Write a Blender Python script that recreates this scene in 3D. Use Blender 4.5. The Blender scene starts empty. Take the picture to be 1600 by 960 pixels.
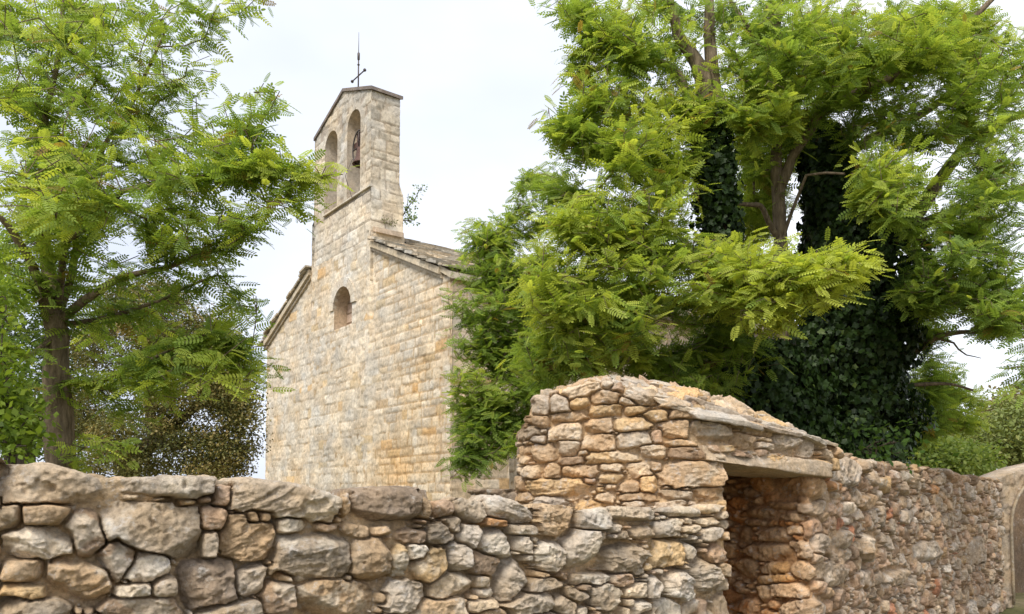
import bpy, math, random
import numpy as np
C = bpy.data.collections.new("place"); bpy.context.scene.collection.children.link(C)
sc = bpy.context.scene
PI = math.pi
# ------------------------------------------------------------------ camera, sky, sun, exposure
F = 1256.0; PITCH = math.radians(3.0); PCY = 780 - F*math.tan(PITCH); EYE = 1.6
cd = bpy.data.cameras.new("camera"); cam = bpy.data.objects.new("camera", cd); sc.collection.objects.link(cam)
cd.sensor_width = 36; cd.lens = 36*F/1600; cd.shift_y = (PCY-480)/1600
cd.clip_start = 0.05; cd.clip_end = 3000
cam.location = (0, 0, EYE); cam.rotation_euler = (PI/2+PITCH, 0, 0)
sc.camera = cam
SUN_EL, SUN_AZ = 56, -62          # azimuth measured from +Y towards +X: over the left shoulder side
world = bpy.data.worlds.new("World"); sc.world = world; world.use_nodes = True
nt = world.node_tree; nt.nodes.clear()
def wn(t, **k):
    n = nt.nodes.new(t)
    for a, b in k.items(): setattr(n, a, b)
    return n
out = wn('ShaderNodeOutputWorld'); bg = wn('ShaderNodeBackground'); bg.inputs[1].default_value = 0.1
sky = wn('ShaderNodeTexSky', sky_type='NISHITA'); sky.sun_disc = False
sky.sun_elevation = math.radians(SUN_EL); sky.sun_rotation = math.radians(SUN_AZ)
tc = wn('ShaderNodeTexCoord'); mp = wn('ShaderNodeMapping'); mp.inputs['Scale'].default_value = (1, 1, 2.2)
nz = wn('ShaderNodeTexNoise'); nz.inputs['Scale'].default_value = 1.4; nz.inputs['Detail'].default_value = 5; nz.inputs['Roughness'].default_value = 0.5
rp = wn('ShaderNodeValToRGB')
rp.color_ramp.elements[0].position = 0.47; rp.color_ramp.elements[0].color = (5.0, 5.35, 6.3, 1)
rp.color_ramp.elements[1].position = 0.80; rp.color_ramp.elements[1].color = (7.2, 7.4, 7.8, 1)
mx = wn('ShaderNodeMixRGB'); mx.inputs[0].default_value = 0.9
nt.links.new(tc.outputs['Generated'], mp.inputs[0]); nt.links.new(mp.outputs[0], nz.inputs['Vector'])
sx_ = wn('ShaderNodeSeparateXYZ'); nt.links.new(tc.outputs['Generated'], sx_.inputs[0])
m1 = wn('ShaderNodeMath', operation='MULTIPLY_ADD'); m1.inputs[1].default_value = .30; nt.links.new(sx_.outputs[0], m1.inputs[0]); nt.links.new(nz.outputs[0], m1.inputs[2])
m2 = wn('ShaderNodeMath', operation='MULTIPLY_ADD'); m2.inputs[1].default_value = .30; nt.links.new(sx_.outputs[2], m2.inputs[0]); nt.links.new(m1.outputs[0], m2.inputs[2])
nt.links.new(m2.outputs[0], rp.inputs[0]); nt.links.new(sky.outputs[0], mx.inputs[1]); nt.links.new(rp.outputs[0], mx.inputs[2])
nt.links.new(mx.outputs[0], bg.inputs[0]); nt.links.new(bg.outputs[0], out.inputs[0])
sl = bpy.data.lights.new("sun", 'SUN'); sl.energy = 2.3; sl.angle = math.radians(24); sl.color = (1.0, 0.94, 0.84)
so = bpy.data.objects.new("sun", sl); sc.collection.objects.link(so)
_az, _el = math.radians(SUN_AZ), math.radians(SUN_EL)
SUN_FROM = (-0.42, -0.85, 1.15)
import mathutils
so.rotation_euler = mathutils.Vector(SUN_FROM).to_track_quat('Z', 'Y').to_euler()
_v = mathutils.Vector(SUN_FROM).normalized()
sky.sun_elevation = math.asin(_v.z); sky.sun_rotation = math.atan2(_v.x, _v.y)
sc.view_settings.view_transform = 'Standard'; sc.view_settings.look = 'None'
sc.view_settings.exposure = 0.85; sc.view_settings.gamma = 1; sc.view_settings.use_curve_mapping = False
sc.render.engine = 'CYCLES'
sc.cycles.max_bounces = 8; sc.cycles.diffuse_bounces = 4; sc.cycles.transmission_bounces = 4

def ray(px, py):
    r = (px-800)/F; u = -(py-PCY)/F
    return np.array((r, math.cos(PITCH)-u*math.sin(PITCH), math.sin(PITCH)+u*math.cos(PITCH)))
def at(px, py, Y):
    r = ray(px, py); p = r*(Y/r[1]); p[2] += EYE; return p

# ------------------------------------------------------------------ helpers
def tag(o, label=None, cat=None, group=None, kind=None):
    if label: o['label'] = label
    if cat: o['category'] = cat
    if group: o['group'] = group
    if kind: o['kind'] = kind
    return o
def empty(name, loc=(0, 0, 0)):
    o = bpy.data.objects.new(name, None); C.objects.link(o); o.location = loc; o.empty_display_size = 0.2
    return o
def mesh_obj(name, verts, faces, mat, parent=None, colors=None, smooth=True, mats=None, fm=None):
    """verts (N,3) array in world space; faces: (M,k) array, or list of arrays of differing k"""
    verts = np.asarray(verts, dtype=np.float32)
    if not isinstance(faces, list): faces = [faces]
    faces = [np.asarray(f, dtype=np.int32) for f in faces if len(f)]
    m = bpy.data.meshes.new(name)
    m.vertices.add(len(verts)); m.vertices.foreach_set('co', verts.ravel())
    tot = np.concatenate([np.full(len(f), f.shape[1], np.int32) for f in faces])
    idx = np.concatenate([f.ravel() for f in faces])
    st = np.concatenate(([0], np.cumsum(tot)[:-1])).astype(np.int32)
    m.loops.add(len(idx)); m.loops.foreach_set('vertex_index', idx)
    m.polygons.add(len(tot)); m.polygons.foreach_set('loop_start', st); m.polygons.foreach_set('loop_total', tot)
    m.polygons.foreach_set('use_smooth', np.full(len(tot), smooth, bool))
    if fm is not None: m.polygons.foreach_set('material_index', np.asarray(fm, np.int32))
    m.update(calc_edges=True); m.validate()
    if colors is not None:
        a = m.color_attributes.new('Col', 'FLOAT_COLOR', 'POINT')
        c = np.ones((len(verts), 4), np.float32); c[:, :3] = colors
        a.data.foreach_set('color', c.ravel())
    for q in (mats or [mat]): m.materials.append(q)
    o = bpy.data.objects.new(name, m); C.objects.link(o)
    if parent is not None:
        o.parent = parent
        o.matrix_parent_inverse = mathutils.Matrix.Translation(-mathutils.Vector(parent_world(parent)))
    return o
def parent_world(p):
    v = mathutils.Vector((0, 0, 0))
    while p is not None:
        v = v + p.location + (p.matrix_parent_inverse.translation if p.parent else mathutils.Vector((0, 0, 0)))
        p = p.parent
    return v
class MB:
    def __init__(s): s.v = []; s.f3 = []; s.f4 = []; s.n = 0; s.c = []
    def add(s, v, f4=(), f3=(), col=None):
        v = np.asarray(v, float); s.v.append(v)
        if len(f4): s.f4.append(np.asarray(f4, int)+s.n)
        if len(f3): s.f3.append(np.asarray(f3, int)+s.n)
        s.c.append(np.tile(np.asarray(col if col is not None else (1, 1, 1), float), (len(v), 1)) if col is None or np.ndim(col) == 1 else col)
        s.n += len(v)
    def box(s, P, U, V, W, col=None):
        """P corner, U V W edge vectors"""
        P, U, V, W = map(lambda q: np.asarray(q, float), (P, U, V, W))
        vs = [P, P+U, P+U+V, P+V, P+W, P+U+W, P+U+V+W, P+V+W]
        s.add(vs, [(0, 3, 2, 1), (4, 5, 6, 7), (0, 1, 5, 4), (1, 2, 6, 5), (2, 3, 7, 6), (3, 0, 4, 7)], col=col)
    def tube(s, pts, rad, n=8, cap=True, col=None):
        pts = np.asarray(pts, float); k = len(pts)
        rad = np.full(k, rad) if np.ndim(rad) == 0 else np.asarray(rad, float)
        t = np.gradient(pts, axis=0); t /= np.linalg.norm(t, axis=1)[:, None]+1e-9
        a = np.array((0, 0, 1.)) if abs(t[0, 2]) < 0.9 else np.array((1., 0, 0))
        x = np.cross(a, t[0]); x /= np.linalg.norm(x); R = []
        for i in range(k):
            x = x-t[i]*np.dot(x, t[i]); x /= np.linalg.norm(x)+1e-9; y = np.cross(t[i], x)
            an = np.arange(n)*2*PI/n
            R.append(pts[i]+rad[i]*(np.cos(an)[:, None]*x+np.sin(an)[:, None]*y))
        v = np.concatenate(R)
        f = [(i*n+j, i*n+(j+1) % n, (i+1)*n+(j+1) % n, (i+1)*n+j) for i in range(k-1) for j in range(n)]
        f3 = []
        if cap:
            v = np.concatenate([v, [pts[0], pts[-1]]]); b = k*n
            f3 = [(b, (j+1) % n, j) for j in range(n)]+[(b+1, (k-1)*n+j, (k-1)*n+(j+1) % n) for j in range(n)]
        s.add(v, f, f3, col)
    def lathe(s, org, prof, n=20, col=None):
        v = []; an = np.arange(n)*2*PI/n
        for r, z in prof: v.append(np.stack([org[0]+r*np.cos(an), org[1]+r*np.sin(an), np.full(n, org[2]+z)], 1))
        k = len(prof)
        f = [(i*n+j, i*n+(j+1) % n, (i+1)*n+(j+1) % n, (i+1)*n+j) for i in range(k-1) for j in range(n)]
        s.add(np.concatenate(v), f, col=col)
    def build(s, name, mat, parent=None, smooth=False, usecol=False):
        f = []
        if s.f4: f.append(np.concatenate(s.f4))
        if s.f3: f.append(np.concatenate(s.f3))
        return mesh_obj(name, np.concatenate(s.v), f, mat, parent, np.concatenate(s.c) if usecol else None, smooth)
# value noise
_rt = np.random.RandomState(7); _T = _rt.rand(512, 512)
def vn(x, y, s=0):
    x = np.asarray(x)+s*17.37; y = np.asarray(y)+s*5.71
    xi = np.floor(x).astype(int); yi = np.floor(y).astype(int); fx = x-xi; fy = y-yi
    fx = fx*fx*(3-2*fx); fy = fy*fy*(3-2*fy)
    g = lambda a, b: _T[a & 511, b & 511]
    return (g(xi, yi)*(1-fx)+g(xi+1, yi)*fx)*(1-fy)+(g(xi, yi+1)*(1-fx)+g(xi+1, yi+1)*fx)*fy
def fbm(x, y, s=0, o=4, gain=.5):
    r = 0; a = 1; t = 0
    for k in range(o):
        r = r+a*vn(x*2**k, y*2**k, s+k*3); t += a; a *= gain
    return r/t
def sstep(a, b, x):
    t = np.clip((x-a)/(b-a), 0, 1); return t*t*(3-2*t)

# ------------------------------------------------------------------ materials
def newmat(name):
    m = bpy.data.materials.new(name); m.use_nodes = True; t = m.node_tree; t.nodes.clear()
    o = t.nodes.new('ShaderNodeOutputMaterial'); b = t.nodes.new('ShaderNodeBsdfPrincipled')
    t.links.new(b.outputs[0], o.inputs[0]); b.inputs['Roughness'].default_value = 0.9
    b.inputs['Specular IOR Level'].default_value = 0.2
    return m, t, b, o
def node(t, kind, **kw):
    n = t.nodes.new(kind)
    for k, v in kw.items():
        if k in n.inputs: n.inputs[k].default_value = v
        else: setattr(n, k, v)
    return n
def noise(t, scale, detail=4, rough=.6, vec=None, stretch=None):
    n = node(t, 'ShaderNodeTexNoise'); n.inputs['Scale'].default_value = scale; n.inputs['Detail'].default_value = detail; n.inputs['Roughness'].default_value = rough
    g = t.nodes.new('ShaderNodeNewGeometry')
    src = g.outputs['Position']
    if stretch:
        mpn = t.nodes.new('ShaderNodeMapping'); mpn.inputs['Scale'].default_value = stretch; t.links.new(src, mpn.inputs[0]); src = mpn.outputs[0]
    t.links.new(src, n.inputs['Vector'])
    return n
def ramp(t, src, pts):
    r = t.nodes.new('ShaderNodeValToRGB'); e = r.color_ramp.elements
    while len(e) < len(pts): e.new(0.5)
    for i, (p, c) in enumerate(pts):
        e[i].position = p; e[i].color = (c, c, c, 1) if np.ndim(c) == 0 else (*c, 1)
    t.links.new(src, r.inputs[0]); return r
def mix(t, kind, fac, a, b):
    n = t.nodes.new('ShaderNodeMixRGB'); n.blend_type = kind
    for i, v in ((0, fac), (1, a), (2, b)):
        if hasattr(v, 'is_output') or isinstance(v, bpy.types.NodeSocket): t.links.new(v, n.inputs[i])
        elif np.ndim(v) == 0: n.inputs[i].default_value = v if i == 0 else (v, v, v, 1)
        else: n.inputs[i].default_value = (*v, 1)
    return n.outputs[0]
def stone_mat(name, s1=9, s2=55, patch=(.56, .53, .49), pf=.5, pth=(.56, .66), bump=.5, dist=.006, attr=True, base=(.4, .32, .23), amp=(.72, 1.25)):
    m, t, b, o = newmat(name)
    if attr:
        a = t.nodes.new('ShaderNodeVertexColor'); a.layer_name = 'Col'; c = a.outputs[0]
    else:
        c = mix(t, 'MIX', 0, base, base)
    n1 = noise(t, s1, 6, .65); n2 = noise(t, s2, 6, .7)
    r1 = ramp(t, n1.outputs[0], [(.3, amp[0]), (.7, amp[1])]); c = mix(t, 'MULTIPLY', 1, c, r1.outputs[0])
    r2 = ramp(t, n2.outputs[0], [(.3, .62), (.5, 1.0), (.72, 1.28)]); c = mix(t, 'MULTIPLY', 1, c, r2.outputs[0])
    n3 = noise(t, s1*1.7, 8, .75); r3 = ramp(t, n3.outputs[0], [(pth[0], 0.0), (pth[1], pf)])
    c = mix(t, 'MIX', r3.outputs[0], c, patch)
    n4 = noise(t, s1*.6, 3, .5); r4 = ramp(t, n4.outputs[0], [(.35, (1.12, 1.0, .84)), (.65, (.95, .99, 1.08))])
    c = mix(t, 'MULTIPLY', .6, c, r4.outputs[0])
    t.links.new(c, b.inputs['Base Color'])
    bp = t.nodes.new('ShaderNodeBump'); bp.inputs['Strength'].default_value = bump; bp.inputs['Distance'].default_value = dist
    ad = t.nodes.new('ShaderNodeMath'); ad.operation = 'ADD'; n5 = noise(t, s2*2.4, 8, .75)
    t.links.new(n2.outputs[0], ad.inputs[0]); t.links.new(n5.outputs[0], ad.inputs[1])
    t.links.new(ad.outputs[0], bp.inputs['Height']); t.links.new(bp.outputs[0], b.inputs['Normal'])
    return m
M_RUB = stone_mat('rubble_stone', bump=.9, dist=.011, pf=.7)
M_RUBFAR = stone_mat('rubble_stone_far', 6, 30, dist=.012)
M_ASH = stone_mat('chapel_ashlar', 2.6, 16, patch=(.60, .55, .46), pf=.35, bump=.45, dist=.02, amp=(.78, 1.2))
M_ROOF = stone_mat('roof_stone', 4, 22, patch=(.52, .49, .44), pf=.5, bump=.5, dist=.015)
M_CAP = stone_mat('weathered_coping', 5, 30, attr=False, base=(.20, .17, .15), patch=(.42, .38, .33), pf=.6, dist=.01)
M_INFILL = stone_mat('niche_infill', 3, 20, attr=False, base=(.40, .28, .20), pf=.2)
def bark_mat(name, c1, c2):
    m, t, b, o = newmat(name)
    n = noise(t, 26, 6, .7, stretch=(1, 1, .22)); r = ramp(t, n.outputs[0], [(.32, c1), (.68, c2)])
    t.links.new(r.outputs[0], b.inputs['Base Color'])
    bp = t.nodes.new('ShaderNodeBump'); bp.inputs['Strength'].default_value = 1; bp.inputs['Distance'].default_value = .03
    t.links.new(n.outputs[0], bp.inputs['Height']); t.links.new(bp.outputs[0], b.inputs['Normal'])
    return m
M_BARK = bark_mat('locust_bark', (.08, .06, .04), (.30, .23, .155))
M_BARKD = bark_mat('oak_bark', (.03, .023, .017), (.10, .078, .055))
def leaf_mat(name, trans=.5, rough=.55, spec=.25, tint=(1.35, 1.3, .7)):
    m, t, b, o = newmat(name)
    a = t.nodes.new('ShaderNodeVertexColor'); a.layer_name = 'Col'
    t.links.new(a.outputs[0], b.inputs['Base Color']); b.inputs['Roughness'].default_value = rough; b.inputs['Specular IOR Level'].default_value = spec
    tr = t.nodes.new('ShaderNodeBsdfTranslucent'); c = mix(t, 'MULTIPLY', 1, a.outputs[0], tint); t.links.new(c, tr.inputs[0])
    mxs = t.nodes.new('ShaderNodeMixShader'); mxs.inputs[0].default_value = trans
    t.links.new(b.outputs[0], mxs.inputs[1]); t.links.new(tr.outputs[0], mxs.inputs[2]); t.links.new(mxs.outputs[0], o.inputs[0])
    return m
M_LEAF = leaf_mat('locust_leaf')
M_IVY = leaf_mat('ivy_leaf', .12, .5, .22, (1.1, 1.2, .6))
M_OAK = leaf_mat('oak_leaf', .22, .5, .3, (1.2, 1.1, .6))
def plain(name, col, rough=.6, metal=0, bumpy=0):
    m, t, b, o = newmat(name)
    n = noise(t, 30, 5, .6); r = ramp(t, n.outputs[0], [(.3, tuple(x*.65 for x in col)), (.7, tuple(min(1, x*1.3) for x in col))])
    t.links.new(r.outputs[0], b.inputs['Base Color']); b.inputs['Roughness'].default_value = rough; b.inputs['Metallic'].default_value = metal
    return m
M_IRON = plain('weathered_iron', (.10, .085, .08), .6, .6)
M_BRONZE = plain('rusty_bronze', (.12, .07, .055), .6, .3)
def ground_mat():
    m, t, b, o = newmat('dry_grass_ground')
    n = noise(t, .6, 6, .6); n2 = noise(t, 12, 5, .7)
    r = ramp(t, n.outputs[0], [(.35, (.10, .11, .035)), (.5, (.17, .15, .07)), (.65, (.28, .22, .14))])
    r2 = ramp(t, n2.outputs[0], [(.3, .6), (.7, 1.3)]); c = mix(t, 'MULTIPLY', 1, r.outputs[0], r2.outputs[0])
    t.links.new(c, b.inputs['Base Color']); bp = t.nodes.new('ShaderNodeBump'); bp.inputs['Distance'].default_value = .05
    t.links.new(n2.outputs[0], bp.inputs['Height']); t.links.new(bp.outputs[0], b.inputs['Normal']); return m
M_GROUND = ground_mat()

# ------------------------------------------------------------------ ground
gx = np.concatenate([-np.geomspace(1500, 20, 14), np.linspace(-18, 18, 60), np.geomspace(20, 1500, 14)])
gy = np.concatenate([-np.geomspace(1500, 20, 10), np.linspace(-18, 40, 90), np.geomspace(42, 1500, 14)])
GX, GY = np.meshgrid(gx, gy); near = np.exp(-(GX**2+GY**2)/60**2)
GZ = (fbm(GX*.35, GY*.35, 2)-.5)*.14*near + (fbm(GX*.01, GY*.01, 4)-.5)*1.0*(1-near) - 0.04
nxg = len(gx); ii = (np.arange(len(gy)-1)[:, None]*nxg+np.arange(nxg-1)[None]).ravel()
gf = np.stack([ii, ii+1, ii+1+nxg, ii+nxg], 1)
tag(mesh_obj('ground', np.stack([GX, GY, GZ], -1).reshape(-1, 3), gf, M_GROUND), kind='structure')

# ------------------------------------------------------------------ masonry
class Curve:
    """plan polyline, parameterised by length; outward normal is to the right-hand (camera) side when side=-1"""
    def __init__(s, pts, smooth=0, step=.01):
        p = np.asarray(pts, float)
        L = np.concatenate([[0], np.cumsum(np.linalg.norm(np.diff(p, axis=0), axis=1))])
        u = np.arange(0, L[-1], step); q = np.stack([np.interp(u, L, p[:, 0]), np.interp(u, L, p[:, 1])], 1)
        if smooth:
            k = int(smooth/step); ker = np.hanning(2*k+1); ker /= ker.sum()
            qq = np.stack([np.convolve(np.pad(q[:, i], k, mode='reflect', reflect_type='odd'), ker, 'valid') for i in (0, 1)], 1); q = qq
        s.q = q; s.u = np.concatenate([[0], np.cumsum(np.linalg.norm(np.diff(q, axis=0), axis=1))]); s.L = s.u[-1]
        t = np.gradient(q, axis=0); t /= np.linalg.norm(t, axis=1)[:, None]; s.t = t
    def pos(s, u): return np.stack([np.interp(u, s.u, s.q[:, i]) for i in (0, 1)], -1)
    def nrm(s, u):
        t = np.stack([np.interp(u, s.u, s.t[:, i]) for i in (0, 1)], -1); t /= np.linalg.norm(t, axis=-1)[..., None]
        return np.stack([t[..., 1], -t[..., 0]], -1)
    def hit(s, px, py, lo=0, hi=1e9):
        r = ray(px, py); m = (s.u >= lo) & (s.u <= hi)
        g = s.q[:, 0]*r[1]-s.q[:, 1]*r[0]; g = np.where(m, np.abs(g), 1e9); i = int(np.argmin(g))
        return s.u[i], EYE+r[2]*s.q[i, 1]/r[1]
def seeds_px(curve, lst, pal, rng, lo=0, hi=1e9, sx=1, sy=1):
    out = []
    for e in lst:
        cx, cy, w, h = e[:4]; rot = e[4] if len(e) > 4 else 0; col = e[5] if len(e) > 5 else None
        u, z = curve.hit(cx, cy, lo, hi); u0, _ = curve.hit(cx-w/2, cy, lo, hi); u1, _ = curve.hit(cx+w/2, cy, lo, hi)
        _, z0 = curve.hit(cx, cy+h/2, lo, hi); _, z1 = curve.hit(cx, cy-h/2, lo, hi)
        out.append([u, z, max(.012, (u1-u0)/2*sx), max(.01, (z1-z0)/2*sy), -math.radians(rot), pal[col] if col else pal['*'][rng.randint(len(pal['*']))], 1])
    return out
def fill(seeds, urng, zrng, sizes, rng, colf, asp=(.55, .9), rot=22, tight=.66, ztop=None):
    """dart throwing of smaller stones into whatever the seeds leave free"""
    S = [list(s) for s in seeds]
    for a0, tries in sizes:
        for _ in range(tries):
            u = rng.uniform(*urng); z = rng.uniform(*zrng)
            if ztop is not None and z > ztop(u)-a0*.7: continue
            a = a0*rng.uniform(.8, 1.25); b = a*rng.uniform(*asp); r = math.radians(rng.uniform(-rot, rot))
            if S:
                A = np.array([[q[0], q[1], q[2], q[3], q[4]] for q in S[-4000:]]) if fill.cache is None or len(fill.cache) != len(S) else fill.cache
                fill.cache = A
                dx = u-A[:, 0]; dz = z-A[:, 1]; c = np.cos(A[:, 4]); s_ = np.sin(A[:, 4])
                x = np.abs(dx*c+dz*s_)/(A[:, 2]+a*tight); y = np.abs(-dx*s_+dz*c)/(A[:, 3]+b*tight)
                if ((x**3+y**3) < 1).any(): continue
            S.append([u, z, a, b, r, colf(u, z), 0]); fill.cache = None if fill.cache is None else np.vstack([fill.cache, [u, z, a, b, r]])
    fill.cache = None
    return S
fill.cache = None
def courses(urng, zrng, hr, wr, rng, colf, slope=0):
    S = []; z = zrng[0]
    while z < zrng[1]:
        h = rng.uniform(*hr); u = urng[0]-rng.uniform(0, wr[0])
        while u < urng[1]:
            w = rng.uniform(*wr)
            if rng.rand() < .12: w *= .45
            hh = h
            S.append([u+w/2, z+h/2+slope*u, w/2, hh/2, rng.uniform(-.02, .02), colf(u+w/2, z+h/2), 0]); u += w
        z += h
    return S
def masonry(seeds, U, Zc, rng_seed, p=3.4, warp=.012, wfreq=14, gapw=.016, depth=.07, relief=.03, tilt=.02, cut=1.75, mortar=None, mcol=(.42, .30, .17), rough=.006, facets=3, bounds=.9, gapvar=None, rect=False, rnd=.12):
    """U: 1-D column coordinates, Zc: (rows, cols) surface coordinate. returns height, colour, label"""
    rng = np.random.RandomState(rng_seed)
    nr, nc = Zc.shape; UU = np.broadcast_to(U[None], (nr, nc))
    wx = UU+(fbm(UU*wfreq, Zc*wfreq, 11, 3)-.5)*2*warp; wz = Zc+(fbm(UU*wfreq, Zc*wfreq, 23, 3)-.5)*2*warp
    q1 = np.full((nr, nc), 9.); q2 = np.full((nr, nc), 9.); lab = np.full((nr, nc), -1)
    for i, s in enumerate(seeds):
        R = max(s[2], s[3])*1.9+.03
        c0, c1 = np.searchsorted(U, (s[0]-R, s[0]+R))
        if c1 <= c0: continue
        zc = Zc[:, c0:c1]; rm = np.where((zc.min(1) < s[1]+R) & (zc.max(1) > s[1]-R))[0]
        if not len(rm): continue
        sl_ = (slice(rm[0], rm[-1]+1), slice(c0, c1))
        dx = wx[sl_]-s[0]; dz = wz[sl_]-s[1]; c = math.cos(s[4]); n = math.sin(s[4])
        q = (np.abs((dx*c+dz*n)/s[2])**p+np.abs((-dx*n+dz*c)/s[3])**p)**(1/p)
        a1 = q1[sl_]; a2 = q2[sl_]; l = lab[sl_]
        better = q < a1
        a2[:] = np.where(better, a1, np.minimum(a2, q)); l[:] = np.where(better, i, l); a1[:] = np.where(better, q, a1)
    N = len(seeds); SA = np.array([[s[0], s[1], s[2], s[3], s[4]] for s in seeds]+[[0, 0, .1, .1, 0]]); col = np.array([s[5] for s in seeds]+[mcol])
    size = np.minimum(SA[:, 2], SA[:, 3])[lab]
    e = np.minimum((q2-q1)*.6, (cut-q1))*size
    lx = (UU-SA[lab, 0]); lz = (Zc-SA[lab, 1])
    if rect:
        e = np.minimum((1-np.abs(wx-SA[lab, 0])/SA[lab, 2])*SA[lab, 2], (1-np.abs(wz-SA[lab, 1])/SA[lab, 3])*SA[lab, 3])
    sz = np.clip(size/.07, .25, 1.3)
    base = rng.uniform(-.35, .6, N+1)[lab]*relief*sz
    h = base+rng.normal(0, tilt, N+1)[lab]*lx*2+rng.normal(-.01, tilt, N+1)[lab]*lz*2
    qx = np.clip(lx/SA[lab, 2], -1.08, 1.08); qz = np.clip(lz/SA[lab, 3], -1.08, 1.08)
    for k in range(facets):
        an = rng.uniform(0, 2*PI, N+1)[lab]; off = rng.uniform(.3, .85, N+1)[lab]; slp = rng.uniform(.5, 2.2, N+1)[lab]*relief*sz*1.3
        h -= np.maximum(0, qx*np.cos(an)+qz*np.sin(an)-off)*slp
    h -= relief*rnd*sz*np.minimum(q1, 1.08)**2
    fs = .3 if rect else 1.0
    rg = np.abs(fbm(UU*22*fs, Zc*22*fs, 5, 4 if not rect else 2)-.5)*2
    h += -rg*rough*2+(fbm(UU*60*fs, Zc*60*fs, 9, 3 if not rect else 1)-.5)*rough*1.6+(fbm(UU*7, Zc*7, 31, 3)-.5)*rough*2.5
    if not rect:
        sa = rng.uniform(-.5, .5, N+1)[lab]; sc_ = rng.uniform(35, 80, N+1)[lab]; sm = (rng.rand(N+1) < .6)[lab]*rng.uniform(.4, 1.0, N+1)[lab]
        ru = lx*np.cos(sa)+lz*np.sin(sa); rv = -lx*np.sin(sa)+lz*np.cos(sa)
        tt_ = fbm(ru*9+lab, rv*sc_+fbm(ru*16, rv*16, 77, 2)*2.2, 83, 2)*3.0; st_s = np.floor(tt_)+sstep(.0, .35, tt_-np.floor(tt_))
        h += (st_s-1.5)*rough*1.0*sm*np.clip(sz, .4, 1.2)
        chip = fbm(UU*13, Zc*13, 87, 3); h -= sstep(.58, .64, chip)*rough*1.6
    gw = gapw*(1 if gapvar is None else gapvar(UU, Zc))
    k = sstep(-.25, 1, e/gw); k = np.where(lab < 0, 0, k)
    hg = h-(1-k)*(depth*(1 if gapvar is None else gapvar(UU, Zc)))
    if mortar is not None:
        ml = mortar(UU, Zc)+(fbm(UU*(9 if rect else 45), Zc*(9 if rect else 45), 41, 1 if rect else 3)-.5)*(.008 if rect else .018)
    else: ml = np.full((nr, nc), -depth)
    mm = hg < ml
    H = np.maximum(hg, ml)+(0 if rect else relief*.75)
    cc = col[lab]*rng.uniform(.86, 1.14, N+1)[lab][..., None]
    mc = np.asarray(mcol)
    mcv = mc*(.75+.5*fbm(UU*9, Zc*9, 51, 3))[..., None]
    w = sstep(-.004, .004, ml-hg)[..., None]*(lab >= -5)[..., None]
    # a dusting of mortar and dirt on the stone arrises
    if not rect:
        pk = sstep(.60, .68, fbm(UU*6+3, Zc*6, 93, 5))[..., None]*.55; cc = cc*(1-pk)+np.array((.60, .57, .51))*pk
        dk = sstep(.60, .72, fbm(UU*4, Zc*4+7, 97, 5))[..., None]*.4; cc = cc*(1-dk*.55)
    ed = (1-sstep(.0, 1.6, e/gw))[..., None]*.35
    cc = cc*(1-ed)+mcv*ed
    cc = cc*(1-w)+mcv*w
    return H, np.clip(cc, .01, .9), lab
def grid_faces(nr, nc):
    i = (np.arange(nr-1)[:, None]*nc+np.arange(nc-1)[None])
    return np.stack([i, i+1, i+1+nc, i+nc], -1)

TAN = (.44, .34, .235); GREY = (.37, .315, .25); BRN = (.29, .22, .16); PALE = (.52, .44, .34); WHT = (.64, .59, .52); OCH = (.50, .38, .23); ORG = (.46, .27, .14); DK = (.24, .20, .165); PNK = (.42, .315, .235); LGREY = (.46, .41, .35)
PAL = {'t': TAN, 'g': GREY, 'b': BRN, 'p': PALE, 'w': WHT, 'o': OCH, 'r': ORG, 'd': DK, 'k': PNK, 'l': LGREY, '*': [TAN, GREY, BRN, LGREY, GREY, TAN, PNK]}

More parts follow.
